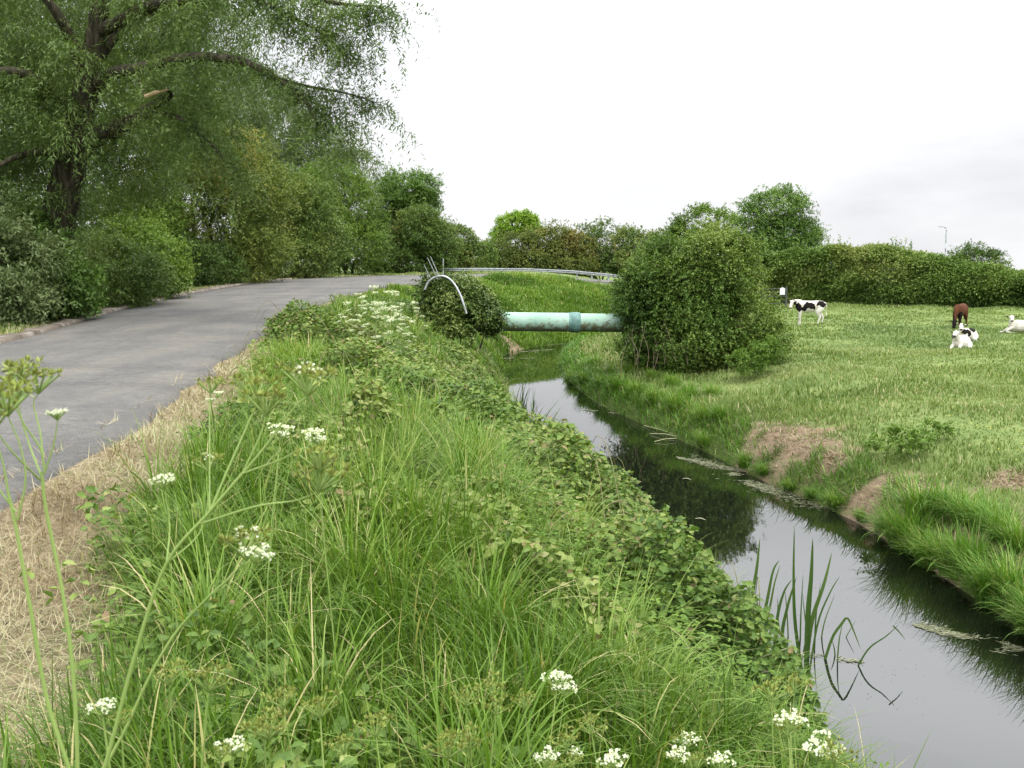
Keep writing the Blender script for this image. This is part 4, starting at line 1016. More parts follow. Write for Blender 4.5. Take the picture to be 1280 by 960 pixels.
# --- galvanised anti-climb guard over the pipe end
root = thing('climb_guard', 'galvanised bowed anti climb guard with spikes over the ivy heap', 'guard', at(560, 370, 30.4)); C0 = at(560, 370, 30.4)
g = Geo(); tube(g, spline(np.array([at(531, 362, 30.2), at(536, 352, 30.2), at(546, 346, 30.1), at(557, 346, 30.0), at(567, 354, 30.0), at(575, 368, 29.95), at(580, 382, 29.9), at(583, 392, 29.9)])-C0, 36), [.034]*36, 8, cap=True)
g.build('hoop', M['galv'], root)
for (a_, b_) in (((530, 331), (537, 346)), ((534, 322), (546, 347)), ((538, 320.5), (549, 346))):
    g = Geo(); tube(g, np.array([at(*b_, 30.1), at(*a_, 30.0)])-C0, [.018, .010], 6, cap=True); g.build('spike', M['galv'], root)
g = Geo(); tube(g, np.array([at(554, 372, 30.9), at(554, 323, 30.9)])-C0, .018, 6, cap=True); g.build('post', M['galv'], root)

# ------------------------------------------------------------------ crash barrier on the far side of the bend
RL = spline(np.array([(*at(538, 338, 80)[:2], 0), (*at(600, 338, 81)[:2], 0), (*at(660, 338, 81)[:2], 0), (*at(715, 340, 81)[:2], 0), (*at(762, 344, 81.5)[:2], 0), (*at(830, 348, 83)[:2], 0)], float)[:, :2], 60)
tz = np.interp(RL[:, 0]/RL[:, 1]*FPX+640, [538, 600, 660, 715, 762, 800], [at(538, 335.5, 80)[2], at(600, 335, 81)[2], at(660, 335.5, 81)[2], at(715, 338, 81)[2], at(762, 342.5, 81.5)[2], at(800, 347, 82)[2]])
root = thing('crash_barrier', 'low steel crash barrier curving round the outside of the bend', 'crash barrier', (RL[0][0], RL[0][1], float(height(*RL[0])[0]))); B0 = np.array(root.location)
T = nrm(np.gradient(RL, axis=0)); Nn = np.stack([-T[:, 1], T[:, 0]], -1)
prof = [(0, 0), (.05, -.03), (.05, -.08), (0, -.12), (.05, -.16), (.05, -.21), (0, -.24)]
V = np.stack([np.column_stack([RL-Nn*u, tz+w]) for u, w in prof], 1)-B0
ii = (np.arange(len(RL)-1)[:, None]*7+np.arange(6)[None]).ravel()
g = Geo(); g.add(V.reshape(-1, 3), np.stack([ii, ii+1, ii+8, ii+7], -1)); g.build('beam', M['rail'], root, smooth=False)
for k in range(2, 60, 5):
    g = Geo(); zb = float(height(*RL[k])[0])-.1; x, y = RL[k]+Nn[k]*.09
    box(g, (x-B0[0], y-B0[1], (zb+tz[k]-.02)/2-B0[2]), (.10, .12, tz[k]-.02-zb), math.atan2(T[k][1], T[k][0])); g.build('post', M['rail'], root)

# ------------------------------------------------------------------ street lamp, gate
lp = at(1179, 340, 150); zb = -1.6
root = thing('street_lamp', 'grey street lamp rising above the hedge on the right', 'street lamp', (lp[0], lp[1], zb)); B0 = np.array([lp[0], lp[1], zb])
tp = at(1183, 286, 150)-B0
g = Geo(); tube(g, spline(np.array([(0, 0, 0), (.15, 0, 3), tp-[0, 0, .3], tp, at(1180, 283.6, 150)-B0, at(1176.5, 283.2, 150)-B0]), 30), np.linspace(.15, .06, 30), 8); g.build('pole', M['lamp'], root)
g = Geo(); a_, b_ = at(1177.5, 283.3, 150)-B0, at(1172.5, 283.0, 150)-B0; tube(g, np.array([a_, a_*.8+b_*.2, a_*.3+b_*.7, b_]), [.05, .16, .15, .03], 8, rad2=[.04, .09, .08, .02], cap=True); g.build('lamp_head', M['lamp'], root)
gp_ = at(970, 378, 61.5); zb = float(height(gp_[0], gp_[1])[0])
root = thing('field_gate', 'grey tubular field gate half hidden at the corner of the hedge', 'gate', (gp_[0], gp_[1], zb)); B0 = np.array([gp_[0], gp_[1], zb])
xs = [at(q, 365, 61.5)[0]-B0[0] for q in (950, 983)]; z1 = at(970, 361, 61.5)[2]-zb
for q in range(5):
    g = Geo(); h_ = z1*(.2+.2*q); tube(g, np.array([(xs[0], 0, h_), (xs[1], 0, h_)]), .016, 6); g.build('bar', M['gate'], root)
for x in xs:
    g = Geo(); tube(g, np.array([(x, 0, -.1), (x, 0, z1+.12)]), .06, 8, cap=True); g.build('post', M['gate'], root)
bc = at(978, 364.5, 61.2)
g = Geo(); box(g, (0, 0, 0), (.30, .03, .38)); g.add([(-.15, .015, .191), (.15, .015, .191), (0, .015, .26), (-.15, -.015, .191), (.15, -.015, .191), (0, -.015, .26)], [(0, 2, 1), (3, 4, 5)]); g.add([(-.15, .015, .191), (0, .015, .26), (0, -.015, .26), (-.15, -.015, .191), (.15, .015, .191), (0, .015, .26), (0, -.015, .26), (.15, -.015, .191)], [(0, 1, 2, 3), (4, 7, 6, 5)])
o = g.build('notice_board', M['board'], smooth=False); o.location = bc; tag(o, 'small blank white board fixed to the field gate', 'board')

# ------------------------------------------------------------------ calves
def calf_mesh(name, tubes, patches, coat, other, vox=.016, nz_seed=0, loc=(0, 0, 0), rz=0, label='', group=None, extras=()):
    """one continuous body: overlapping tapered lofts fused by a voxel remesh; coat patches are face materials"""
    g = Geo()
    for t in tubes:
        pts, r1, r2 = np.array(t[0], float), np.array(t[1], float), (np.array(t[2], float) if len(t) > 2 and t[2] is not None else None)
        n = len(pts); k = 5*n
        q = np.hstack([pts, r1[:, None], (r1 if r2 is None else r2)[:, None]]); q = spline(q, k)
        # rounded ends
        e0, e1 = q[0].copy(), q[-1].copy()
        e0[:3] -= nrm(q[1, :3]-q[0, :3])*q[0, 3]*.5; e1[:3] += nrm(q[-1, :3]-q[-2, :3])*q[-1, 3]*.5; e0[3:] *= .45; e1[3:] *= .45
        q = np.vstack([e0, q, e1])
        tube(g, q[:, :3], q[:, 3], 14, cap=True, rad2=q[:, 4], up=t[3] if len(t) > 3 else None)
    tmp = g.build('tmp', M['white_coat'])
    md = tmp.modifiers.new('r', 'REMESH'); md.mode = 'VOXEL'; md.voxel_size = vox; md.use_smooth_shade = True
    sm = tmp.modifiers.new('s', 'SMOOTH'); sm.factor = .6; sm.iterations = 5
    bpy.context.view_layer.update()
    me = bpy.data.meshes.new_from_object(tmp.evaluated_get(bpy.context.evaluated_depsgraph_get()))
    bpy.data.objects.remove(tmp, do_unlink=True)
    me.name = name; me.materials.clear()
    for m_ in (coat, other, 'muzzle', 'hoof'): me.materials.append(M[m_])
    n = len(me.polygons); c = np.zeros(n*3); me.polygons.foreach_get('center', c); c = c.reshape(-1, 3)
    f = snoise(nz_seed, scale=.16); f2 = snoise(nz_seed+1, scale=.07)
    idx = np.zeros(n, np.int32)
    for (cx, cy_, cz, rx, ry, rz_, mi) in patches:
        q = np.sqrt(((c[:, 0]-cx)/rx)**2+((c[:, 1]-cy_)/ry)**2+((c[:, 2]-cz)/rz_)**2)+.24*f(c[:, 0], c[:, 1], c[:, 2])+.15*f2(c[:, 0], c[:, 1], c[:, 2])
        idx[q < 1] = mi
    me.polygons.foreach_set('material_index', idx); me.polygons.foreach_set('use_smooth', np.ones(n, bool))
    o = bpy.data.objects.new(name, me); COL.objects.link(o); o.location = loc; o.rotation_euler = (0, 0, rz)
    tag(o, label, 'calf', group)
    return o
def ball(p, r, name, mat, parent, squash=(1, 1, 1)):
    g = Geo(); th = np.linspace(0, pi, 7)
    tube(g, np.array([(0, 0, cos(a)*r) for a in th])*np.array(squash), np.maximum(np.sin(th)*r, 1e-4), 10); o = g.build(name, mat, parent); o.location = p
    return o
def ear_tag(p, parent):
    g = Geo(); box(g, (0, 0, 0), (.012, .05, .06)); o = g.build('ear_tag', M['tag'], parent); o.location = p

TOR = ([(-.66, 0, .95), (-.58, 0, .94), (-.36, 0, .90), (-.05, 0, .86), (.22, 0, .86), (.42, 0, .90), (.55, 0, .96)],
       [.10, .19, .225, .245, .215, .175, .11], [.12, .20, .25, .275, .28, .25, .17])
def legs(dx=(0, 0, 0, 0)):
    L_ = []
    for i, sy in enumerate((1, -1)):
        a = dx[i]; L_.append(([(.40, .10*sy, .82), (.40+.1*a, .125*sy, .62), (.40+.5*a, .125*sy, .40), (.39+.8*a, .125*sy, .20), (.39+a, .125*sy, .07), (.41+a, .125*sy, .02)], [.09, .075, .048, .033, .036, .042], [.12, .09, .052, .035, .038, .048]))
    for i, sy in enumerate((1, -1)):
        a = dx[2+i]; L_.append(([(-.47, .10*sy, .86), (-.42+.2*a, .125*sy, .66), (-.50+.5*a, .13*sy, .50), (-.59+.7*a, .13*sy, .40), (-.57+.9*a, .13*sy, .20), (-.55+a, .13*sy, .07), (-.53+a, .13*sy, .02)], [.11, .10, .062, .045, .034, .037, .044], [.19, .16, .09, .055, .038, .04, .05]))
    return L_
CG = 'calves in the field'
# 1: standing friesian calf, body to the left, head swung round towards the stream
head1 = [([(.44, .02, 1.0), (.60, .08, 1.06), (.74, .17, 1.06)], [.13, .095, .085], [.20, .14, .11]),
         ([(.72, .16, 1.09), (.78, .24, 1.03), (.83, .34, .90), (.86, .40, .81)], [.085, .092, .066, .058], [.10, .10, .068, .056]),
         ([(.72, .26, 1.10), (.62, .36, 1.10), (.56, .41, 1.06)], [.02, .055, .02], [.02, .022, .01], (0, 0, 1)),
         ([(.80, .14, 1.12), (.92, .10, 1.13), (.99, .08, 1.11)], [.02, .055, .02], [.02, .022, .01], (0, 0, 1))]
p = on_z(1011, 405, -1.22)
z0 = float(height(p[0], p[1])[0]); 
def put(px, py):
    p = on_z(px, py, -1.3)
    for _ in range(4): p = on_z(px, py, float(height(p[0], p[1])[0]))
    return p-np.array([0, 0, .035])
p = put(1011, 406)
c1 = calf_mesh('calf', [(TOR[0], TOR[1], TOR[2])]+legs((0, .06, .18, -.02))+head1+[([(-.66, 0, 1.05), (-.73, 0, .98), (-.745, 0, .7), (-.74, 0, .45)], [.035, .026, .018, .03])],
    [(.30, .10, .92, .30, .6, .10, 0), (.02, .26, .92, .24, .22, .17, 1), (.24, .26, .76, .12, .2, .10, 1), (-.54, .16, 1.0, .22, .24, .15, 1), (.50, .16, .83, .15, .2, .24, 1), (.56, .10, .66, .1, .12, .1, 1),
     (.66, .22, .98, .13, .11, .20, 1), (.88, .22, .96, .06, .13, .16, 1), (-.2, -.2, .98, .3, .2, .16, 1), (.44, -.2, .9, .2, .2, .2, 1), (.99, .08, 1.12, .13, .1, .09, 1), (.57, .40, 1.07, .12, .1, .09, 1),
     (.40, .125, .36, .07, .08, .16, 0), (.86, .41, .80, .07, .06, .045, 2), (.41, 0, .0, .3, .4, .045, 3), (-.45, 0, .0, .4, .4, .045, 3)],
    'white_coat', 'black_coat', loc=p, rz=pi-radians(14), label='standing black and white calf beside the bramble mound, head turned to the stream', group=CG)
for q in ((.745, .315, 1.0), (.85, .27, 1.0)): ball(q, .017, 'eye', M['eye'], c1)
# 2: brown calf grazing
head2 = [([(.44, 0, .98), (.62, .0, .86), (.74, .0, .62), (.80, .0, .42)], [.14, .10, .085, .075], [.20, .15, .12, .10]),
         ([(.79, 0, .46), (.86, .0, .34), (.90, .0, .18), (.90, 0, .09)], [.085, .088, .062, .055], [.095, .095, .068, .055]),
         ([(.77, .08, .42), (.74, .19, .42), (.72, .25, .39)], [.02, .05, .02], [.02, .022, .01]),
         ([(.77, -.08, .42), (.74, -.19, .42), (.72, -.25, .39)], [.02, .05, .02], [.02, .022, .01])]
p = put(1199, 411.5)
c2 = calf_mesh('calf', [(TOR[0], TOR[1], TOR[2])]+legs((.1, -.05, .0, .14))+head2+[([(-.66, 0, 1.05), (-.73, 0, .98), (-.745, 0, .7), (-.74, 0, .45)], [.035, .026, .018, .03])],
    [(.86, 0, .25, .26, .4, .36, 1), (.45, 0, .55, .2, .3, .3, 1), (.41, 0, .0, .3, .4, .045, 3), (-.45, 0, .0, .4, .4, .045, 3)],
    'brown_coat', 'black_coat', nz_seed=9, loc=p, rz=radians(180+52), label='reddish brown calf grazing behind the two lying white calves', group=CG)
for q in ((.87, .075, .33), (.87, -.075, .33)): ball(q, .016, 'eye', M['eye'], c2)
# lying calves: body on folded legs, head up
def lying(name, hx, patches, loc, rz, label, seed):
    """hx: head direction in local x,y"""
    hx = nrm(np.array(hx, float)); s_ = np.array([-hx[1], hx[0]])
    def H(f, l, z): return (.46+hx[0]*f+s_[0]*l, hx[1]*f+s_[1]*l, z)
    tub = [([(-.62, .02, .27), (-.5, .02, .31), (-.25, .02, .33), (.05, 0, .34), (.3, 0, .36), (.46, 0, .42)], [.13, .24, .27, .27, .22, .15], [.15, .25, .28, .28, .28, .2]),
           ([(.40, 0, .46), H(.04, 0, .58), H(.10, 0, .70)], [.15, .105, .09], [.17, .13, .10]),
           ([H(.06, 0, .76), H(.16, 0, .72), H(.30, 0, .64), H(.38, 0, .59)], [.085, .095, .066, .056], [.09, .10, .066, .052]),
           ([H(.07, .07, .77), H(.04, .19, .77), H(.02, .27, .74)], [.02, .055, .02], [.02, .025, .01]),
           ([H(.07, -.07, .77), H(.04, -.19, .77), H(.02, -.27, .74)], [.02, .055, .02], [.02, .025, .01]),
           ([(.36, .12, .30), (.56, .15, .20), (.66, .15, .10), (.5, .16, .05), (.38, .16, .04)], [.08, .06, .045, .04, .04]),
           ([(.36, -.12, .30), (.60, -.15, .18), (.74, -.15, .07), (.88, -.14, .05)], [.08, .06, .045, .042]),
           ([(-.46, .16, .26), (-.2, .28, .20), (-.12, .31, .10), (-.42, .34, .06), (-.28, .36, .04), (-.10, .38, .04)], [.16, .12, .06, .05, .04, .04]),
           ([(-.45, -.14, .26), (-.2, -.26, .18), (-.1, -.28, .08), (-.3, -.3, .05)], [.16, .11, .06, .045]),
           ([(-.70, .0, .38), (-.80, .04, .28), (-.84, .1, .1), (-.76, .22, .04)], [.03, .024, .02, .03])]
    pt = [tuple(list(H(*q[:3]))+list(q[3:])) if q[-1] >= 10 else q for q in patches]
    pt = [(*q[:6], q[6] % 10) for q in pt]
    e = [H(.07, .27, .75), H(.07, -.27, .75), H(.40, 0, .585)]
    pt += [(*e[0], .13, .13, .09, 1), (*e[1], .13, .13, .09, 1), (*e[2], .065, .065, .05, 2)]
    o = calf_mesh(name, tub, pt, 'white_coat', 'black_coat', nz_seed=seed, loc=loc, rz=rz, label=label, group=CG)
    o.scale = (.88, .88, .88)
    for sg in (1, -1): ball(H(.17, .082*sg, .745), .017, 'eye', M['eye'], o)
    return o, H
o, H = lying('calf', (.9, -.1), [(.34, 0, .62, .09, .09, .06, 11)], put(1200, 437.5), pi+radians(50), 'white calf with black ears lying in front of the brown calf, nearest of the herd', 61); ear_tag(H(.06, .17, .74), o)
o, H = lying('calf', (.9, .35), [(.12, .08, .74, .14, .06, .1, 11), (.12, -.08, .74, .14, .06, .1, 11), (-.2, .1, .55, .26, .3, .1, 1), (.2, .2, .4, .12, .16, .2, 1), (.42, .1, .5, .12, .2, .12, 1)], put(1207, 427), pi+radians(42),
           'black and white calf lying between the brown calf and the nearest white calf', 63)
o, H = lying('calf', (.1, 1), [(.14, .09, .74, .07, .03, .05, 11), (.14, -.09, .74, .07, .03, .05, 11)], put(1277, 416), pi-radians(14), 'white calf lying alone in the grass at the right edge of the photo', 65)

# ------------------------------------------------------------------ sedge and reed clumps
def blade_clump(name, label, cat, n, hmin, hmax, w, rad, mat, lean=.35, bend=1.0, seed=0, tb=.5, group=None, seg=6, leanaz=None, leank=0, part='leaf'):
    rng = np.random.default_rng(seed)
    r = rad*np.sqrt(rng.random(n)); a = rng.uniform(0, 2*pi, n)
    x, y = r*np.cos(a), r*np.sin(a)
    az = a+rng.normal(0, .7, n)
    if leanaz is not None: az = np.where(rng.random(n) < leank, leanaz+rng.normal(0, .6, n), az)
    g = Geo(); add_blades(g, np.stack([x, y, np.full(n, -.05)], -1), az, np.abs(rng.normal(lean, lean*.5, n))*(.4+r/rad*.8), np.abs(rng.normal(bend, .4, n)),
                          rng.uniform(hmin, hmax, n), w*rng.uniform(.7, 1.3, n), np.clip(tb+rng.normal(0, .13, n)+(rng.random(n) < .04)*.5, 0, 1), seg)
    o = g.build(name, M[mat]); tag(o, label, cat, group); return o
sed = [blade_clump('sedge_clump', 'arching clump of bright green sedge hanging over the right water edge', 'sedge', 330, .5, .95, .013, .22, 'sedge', .28, 1.0, 100+q, .50+.1*q, 'sedge clumps along the right water edge', 6, 3.6, .3) for q in range(3)]
rng = np.random.default_rng(77)
used = [False]*3; cnt = 0
for (px, py) in ((1290, 770), (1268, 745), (1240, 738), (1215, 712), (1190, 705), (1165, 688), (1140, 672), (1118, 668), (1098, 652), (1250, 705), (1225, 690), (1275, 720), (1205, 680), (1180, 668), (1150, 660), (1300, 800), (1320, 790),
                 (1060, 640), (1010, 610), (975, 600), (945, 585), (1030, 622), (915, 575), (900, 545), (880, 540), (865, 550), (890, 520), (845, 525), (820, 515), (795, 505), (775, 498), (752, 488), (730, 478), (712, 470), (840, 505), (860, 520), (765, 480), (745, 470), (790, 490), (815, 495)):
    q = int(rng.integers(3)); o = sed[q] if not used[q] else sed[q].copy()
    if used[q]: COL.objects.link(o)
    used[q] = True
    p = on_z(px, py, -2.45)
    for _ in range(12):
        d, sd = stream(p[0], p[1])
        if sd[0] > 0 and d[0] > .05: break
        p = p+np.array([.06, .02, 0])
    o.location = (p[0], p[1], float(height(p[0], p[1])[0]))
    big = px > 1100
    sc_ = rng.uniform(.75, 1.05) if big else (rng.uniform(.42, .6) if px > 925 else rng.uniform(.55, .85))
    o.scale = (sc_, sc_, sc_*(1 if big or px < 925 else .7)); o.rotation_euler = (0, 0, rng.uniform(-.6, .6))
# soft fringe grass filling the right waterline
gw = Geo()
x, y = scatter(90000, -1, 9, 7, 50)
d, sd = stream(x, y); k = (sd > 0) & (d > .01) & (d < .8) & in_view(x, y) & (soil_mask(x, y) < .5); x, y, d = x[k], y[k], d[k]; n = len(x)
az = np.where(R.random(n) < .6, R.normal(3.5, .7, n), R.uniform(0, 2*pi, n))
add_blades(gw, np.stack([x, y, height(x, y)-.01], -1), az, np.abs(R.normal(.4, .25, n)), np.abs(R.normal(1.0, .5, n)), R.uniform(.18, .48, n), np.maximum(.008, .0009*y), np.clip(.5+.15*nzT(x, y)+R.normal(0, .12, n)+(R.random(n) < .06)*.4, 0, 1), 4)
tag(gw.build('waterside_grass', M['sedge']), 'grass drooping to the water along the right waterline', 'grass', kind='stuff')
# left waterline: iris like blades sticking out over the water
iris = [blade_clump('iris_clump', 'stiff dark green iris blades at the left water edge', 'iris', 16, .55, 1.0, .022, .22, 'reed', .35, .35, 120+q, .55, 'iris clumps along the left water edge', 5, -.1, .6) for q in range(2)]
used = [False]*2
for i, (px, py) in enumerate(((668, 505), (690, 520), (700, 545), (715, 560), (728, 580), (742, 600), (655, 490), (708, 530), (875, 712), (888, 728))):
    q = i % 2; o = iris[q] if not used[q] else iris[q].copy()
    if used[q]: COL.objects.link(o)
    used[q] = True
    p = on_z(px, py, -2.3)
    for _ in range(60):
        d, sd = stream(p[0], p[1])
        if d[0] < -.02 and d[0] > -.22: break
        p = p+np.array([-.04 if d[0] <= -.2 or sd[0] > 0 else .04, 0, 0])
    o.location = (p[0], p[1], WATER-.03); o.rotation_euler = (0, 0, rng.uniform(-.4, .4)); sc_ = rng.uniform(1.0, 1.3) if i < 8 else .6; o.scale = (sc_,)*3

# reeds standing in the water: each leaf its own part
def reed_leaf(G, pts, w, tint=.45):
    P = spline(np.array(pts, float), 14); t = np.linspace(0, 1, 14); T = nrm(np.gradient(P, axis=0))
    S = nrm(np.cross(T, np.array([.25, 1, .1]))); ww = (w*.5*np.minimum(1, (1-t)**.55*1.25+.02))[:, None]
    mid = P+np.cross(S, T)*ww*.25
    V = np.stack([P-S*ww, mid, P+S*ww], 1).reshape(-1, 3); i = np.arange(13)[:, None]*3
    f = np.concatenate([i+np.array([[0, 1, 4, 3]]), i+np.array([[1, 2, 5, 4]])]); G.add(V, f, np.repeat(tint+.2*t, 3))
def reed(label, leaves, base_px):
    b_ = on_z(*base_px, WATER); root = thing('reed', label, 'reed', b_, 0, None); Y = b_[1]
    for pts, w in leaves:
        g = Geo(); Q = [at(px, py, Y+dy)-b_ for px, py, dy in pts]; Q[0][2] = min(Q[0][2], -.12) if Q[0][2] < .15 else Q[0][2]
        reed_leaf(g, Q, w, .35+rng.uniform(0, .3)); g.build('leaf', M['reed'], root)
    return root
reed('tall straight reed with broad leaves in the middle of the standing reeds', [([(1008, 842, 0), (1010, 770, 0), (1014, 720, 0), (1016, 672, 0)], .055), ([(1006, 840, 0), (1014, 780, .05), (1030, 730, .05), (1040, 690, .1)], .045),
     ([(1004, 838, .05), (994, 780, 0), (992, 720, 0), (993, 656, 0)], .035), ([(1010, 842, -.05), (1022, 780, 0), (1038, 740, 0), (1050, 720, 0)], .02)], (1008, 838))
reed('slanting reed whose tip leans across its neighbours to the left', [([(992, 845, .1), (978, 800, .1), (984, 760, .1), (996, 720, .1)], .04), ([(968, 812, 0), (972, 770, 0), (980, 740, 0), (990, 724, 0)], .03), ([(1000, 840, 0), (975, 790, 0), (972, 745, .1)], .022)], (992, 838))
reed('reed bunch at the bank end of the standing reeds', [([(938, 800, 0), (940, 750, 0), (946, 710, 0), (950, 672, 0)], .045), ([(946, 800, 0), (958, 755, 0), (966, 715, 0), (974, 700, 0)], .035), ([(940, 800, .1), (930, 770, .1), (929, 725, .1)], .03), ([(950, 800, 0), (962, 760, 0), (968, 730, 0), (975, 706, 0)], .025), ([(944, 800, -.1), (936, 775, 0), (938, 732, 0)], .025)], (944, 792))
reed('short sharply kinked reed folded over like a tent beside the tall reeds', [([(1028, 822, 0), (1040, 798, 0), (1052, 780, 0), (1059, 772.5, 0), (1066, 786, 0), (1076, 812, 0)], .03), ([(1046, 832, 0), (1049, 800, 0), (1053, 780, 0)], .015), ([(1045, 834, .1), (1043, 812, .1), (1040, 800, .1)], .015)], (1030, 824))
reed('lone thin reed lying low out over the open water', [([(1066, 832, 0), (1085, 812, 0), (1108, 795, 0), (1124, 780, 0)], .018), ([(1116, 782, 0), (1124, 790, 0), (1132, 800, 0)], .014)], (1066, 832))
reed('cluster of thin upright stems standing behind the tall broad reed', [([(1018, 820, .5), (1020, 770, .5), (1026, 728, .5)], .018), ([(1024, 822, .5), (1030, 780, .5), (1044, 742, .5)], .016), ([(1000, 820, .5), (1001, 770, .5), (1004, 716, .5)], .018), ([(986, 818, .5), (984, 770, .5), (981, 735, .5)], .016), ([(1012, 820, .6), (1006, 770, .6), (1003, 740, .6)], .014), ([(1050, 824, .5), (1056, 800, .5), (1070, 775, .5)], .014)], (1008, 818))
reed('single upright reed by the brambles where the dark reflection ends', [([(854, 700, 0), (855, 670, 0), (857, 640, 0)], .03), ([(862, 704, 0), (862, 680, 0), (861, 668, 0)], .02)], (855, 702))

# ------------------------------------------------------------------ floating scum, leaves on the water
M['scum'] = leaf_mat('floating_debris', [(0, (.07, .08, .035)), (.5, (.15, .16, .09)), (1, (.30, .30, .21))], .8, .05, .2)
gq = Geo()
for (c0, c1, wd, n) in (((725, 512), (800, 520), .13, 350), ((845, 572), (930, 590), .16, 800), ((905, 590), (975, 615), .22, 620), ((930, 605), (1050, 640), .26, 700), ((860, 570), (1060, 640), .5, 420), ((1140, 782), (1200, 795), .10, 420), ((1200, 800), (1275, 812), .12, 380), ((960, 815), (1075, 828), .05, 260), ((650, 440), (690, 437), .2, 320), ((610, 448), (665, 448), .12, 300)):
    a_, b_ = on_z(*c0, WATER), on_z(*c1, WATER); t = R.random(n)
    x = a_[0]+(b_[0]-a_[0])*t+R.normal(0, wd*.5, n)*np.sin(pi*np.clip(t, .08, .92)); y = a_[1]+(b_[1]-a_[1])*t+R.normal(0, wd, n)*np.sin(pi*np.clip(t, .1, .9))
    k = stream(x, y)[0] < .02; k &= snoise(5, scale=.35)(x, y) > -.5; x, y = x[k], y[k]; n = len(x)
    a = R.normal(0, .5, n); D = np.stack([np.cos(a), np.sin(a), 0*a], -1); dist = np.hypot(x, y)
    add_leaves(gq, np.stack([x, y, WATER+.004+R.random(n)*.008], -1), D, np.tile([[0, 0, 1.]], (n, 1)), R.uniform(.015, .13, n), np.maximum(R.uniform(.005, .02, n), .001*dist), R.random(n), fold=.0)
x = R.uniform(0, 6, 1500); y = R.uniform(9, 32, 1500); k = stream(x, y)[0] < -.05; x, y = x[k], y[k]; n = len(x)
a = R.uniform(0, 6, n); add_leaves(gq, np.stack([x, y, np.full(n, WATER+.005)], -1), np.stack([np.cos(a), np.sin(a), 0*a], -1), np.tile([[0, 0, 1.]], (n, 1)), .015, .012, R.random(n)*.6, fold=0)
tag(gq.build('floating_weed', M['scum']), 'drifts of pale floating debris on the stream', 'pond scum', kind='stuff')
for i, ((px, py), lab) in enumerate((((858, 599), 'pale curled leaf floating on the dark water nearer the pipe'), ((875, 649), 'pale narrow leaf floating on the dark water nearer the reeds'))):
    p = on_z(px, py, WATER); g = Geo(); add_leaves(g, np.array([[-.09, 0, .012], [-.05, .01, .016]]), np.array([[1, -.35, 0.], [1, -.6, .05]]), np.array([[0, 0, 1.], [0, 0, 1]]), np.array([.2, .13]), np.array([.07, .05]), np.array([.9, .95]), fine=True, fold=.15)
    o = g.build('floating_leaf', M['scum']); o.location = p; tag(o, lab, 'leaf')
# fallen stalks lying in the right shallows
g = Geo(); c0 = on_z(828, 540, WATER)
for (a_, b_) in (((805, 532), (848, 545)), ((812, 542), (850, 546)), ((818, 552), (846, 548)), ((808, 528), (836, 536)), ((868, 555), (900, 548)), ((872, 550), (895, 560)), ((880, 556), (905, 552))):
    A, B = on_z(*a_, WATER+.02), on_z(*b_, WATER+.05); tube(g, np.array([A, (A+B)/2+[0, 0, .03], B])-c0, .009, 4)
M['pale_stalk'] = noise_mat('bleached_stalk', [(.3, (.25, .27, .13)), (.7, (.42, .42, .26))], 9, 3, .7)
o = g.build('fallen_stalks', M['pale_stalk']); o.location = c0; tag(o, 'pale bent stalks lying across the shallows below the right bank', 'stalks', kind='stuff')
g = Geo()
for q in range(16):
    a_ = on_z(R.uniform(905, 985)-15, R.uniform(820, 895), -1.0); an = R.normal(.5, .6); l = R.uniform(.15, .4)
    a_ = at(R.uniform(880, 960), R.uniform(820, 885), 5.6); tube(g, np.array([a_, a_+[cos(an)*l*.8, -.05, sin(an)*l*.5]]), .0032, 4)
tag(g.build('dead_stalks', M['pale_stalk']), 'dead straw stalks caught in the bank plants left of the reeds', 'stalks', kind='stuff')

# ------------------------------------------------------------------ cow parsley
def umbel(parent, c, up, r, rng, kind='white', nray=10, fl=9, off=None):
    """compound umbel: rays carrying small flower heads or green seeds; c local point, up direction"""
    g = Geo(); up = nrm(np.asarray(up, float)); a0 = nrm(np.cross(up, [.3, .9, .2])); b0 = np.cross(up, a0)
    for k in range(nray):
        a = 2*pi*k/nray+rng.uniform(-.2, .2); rr = r*(.35 if k % 3 == 0 else 1)*rng.uniform(.8, 1.1); h_ = r*rng.uniform(.75, 1.05)
        e = up*h_+(a0*cos(a)+b0*sin(a))*rr
        tube(g, np.array([[0, 0, 0], e*.55+up*r*.03, e]), [r*.022+.0006]*3, 4, .5, 0)
        m = fl; rad = r*.26
        v = nrm(rng.normal(size=(m, 3))+up*1.1)
        if kind == 'white':
            for s_ in range(3):
                q = e+v*rad*rng.uniform(.55, 1, (m, 1)); d = nrm(rng.normal(size=(m, 3))+v)
                add_leaves(g, q, d, v, r*.16, r*.15, rng.random(m), 1)
        else:
            q = e+v*rad*.25
            add_leaves(g, q, v, rng.normal(size=(m, 3)), r*.34, r*.10, rng.uniform(.2, 1, m), 2)
            add_leaves(g, q, v+rng.normal(0, .15, (m, 3)), rng.normal(size=(m, 3)), r*.30, r*.09, rng.uniform(0, .8, m), 2)
            if kind == 'mixed' and k % 3 == 0:
                add_leaves(g, e+v*rad, nrm(rng.normal(size=(m, 3))+v), v, r*.15, r*.14, rng.random(m), 1)
    o = g.build('umbel', [M['stem'], M['petal'], M['seed']], parent); o.location = c
    return o
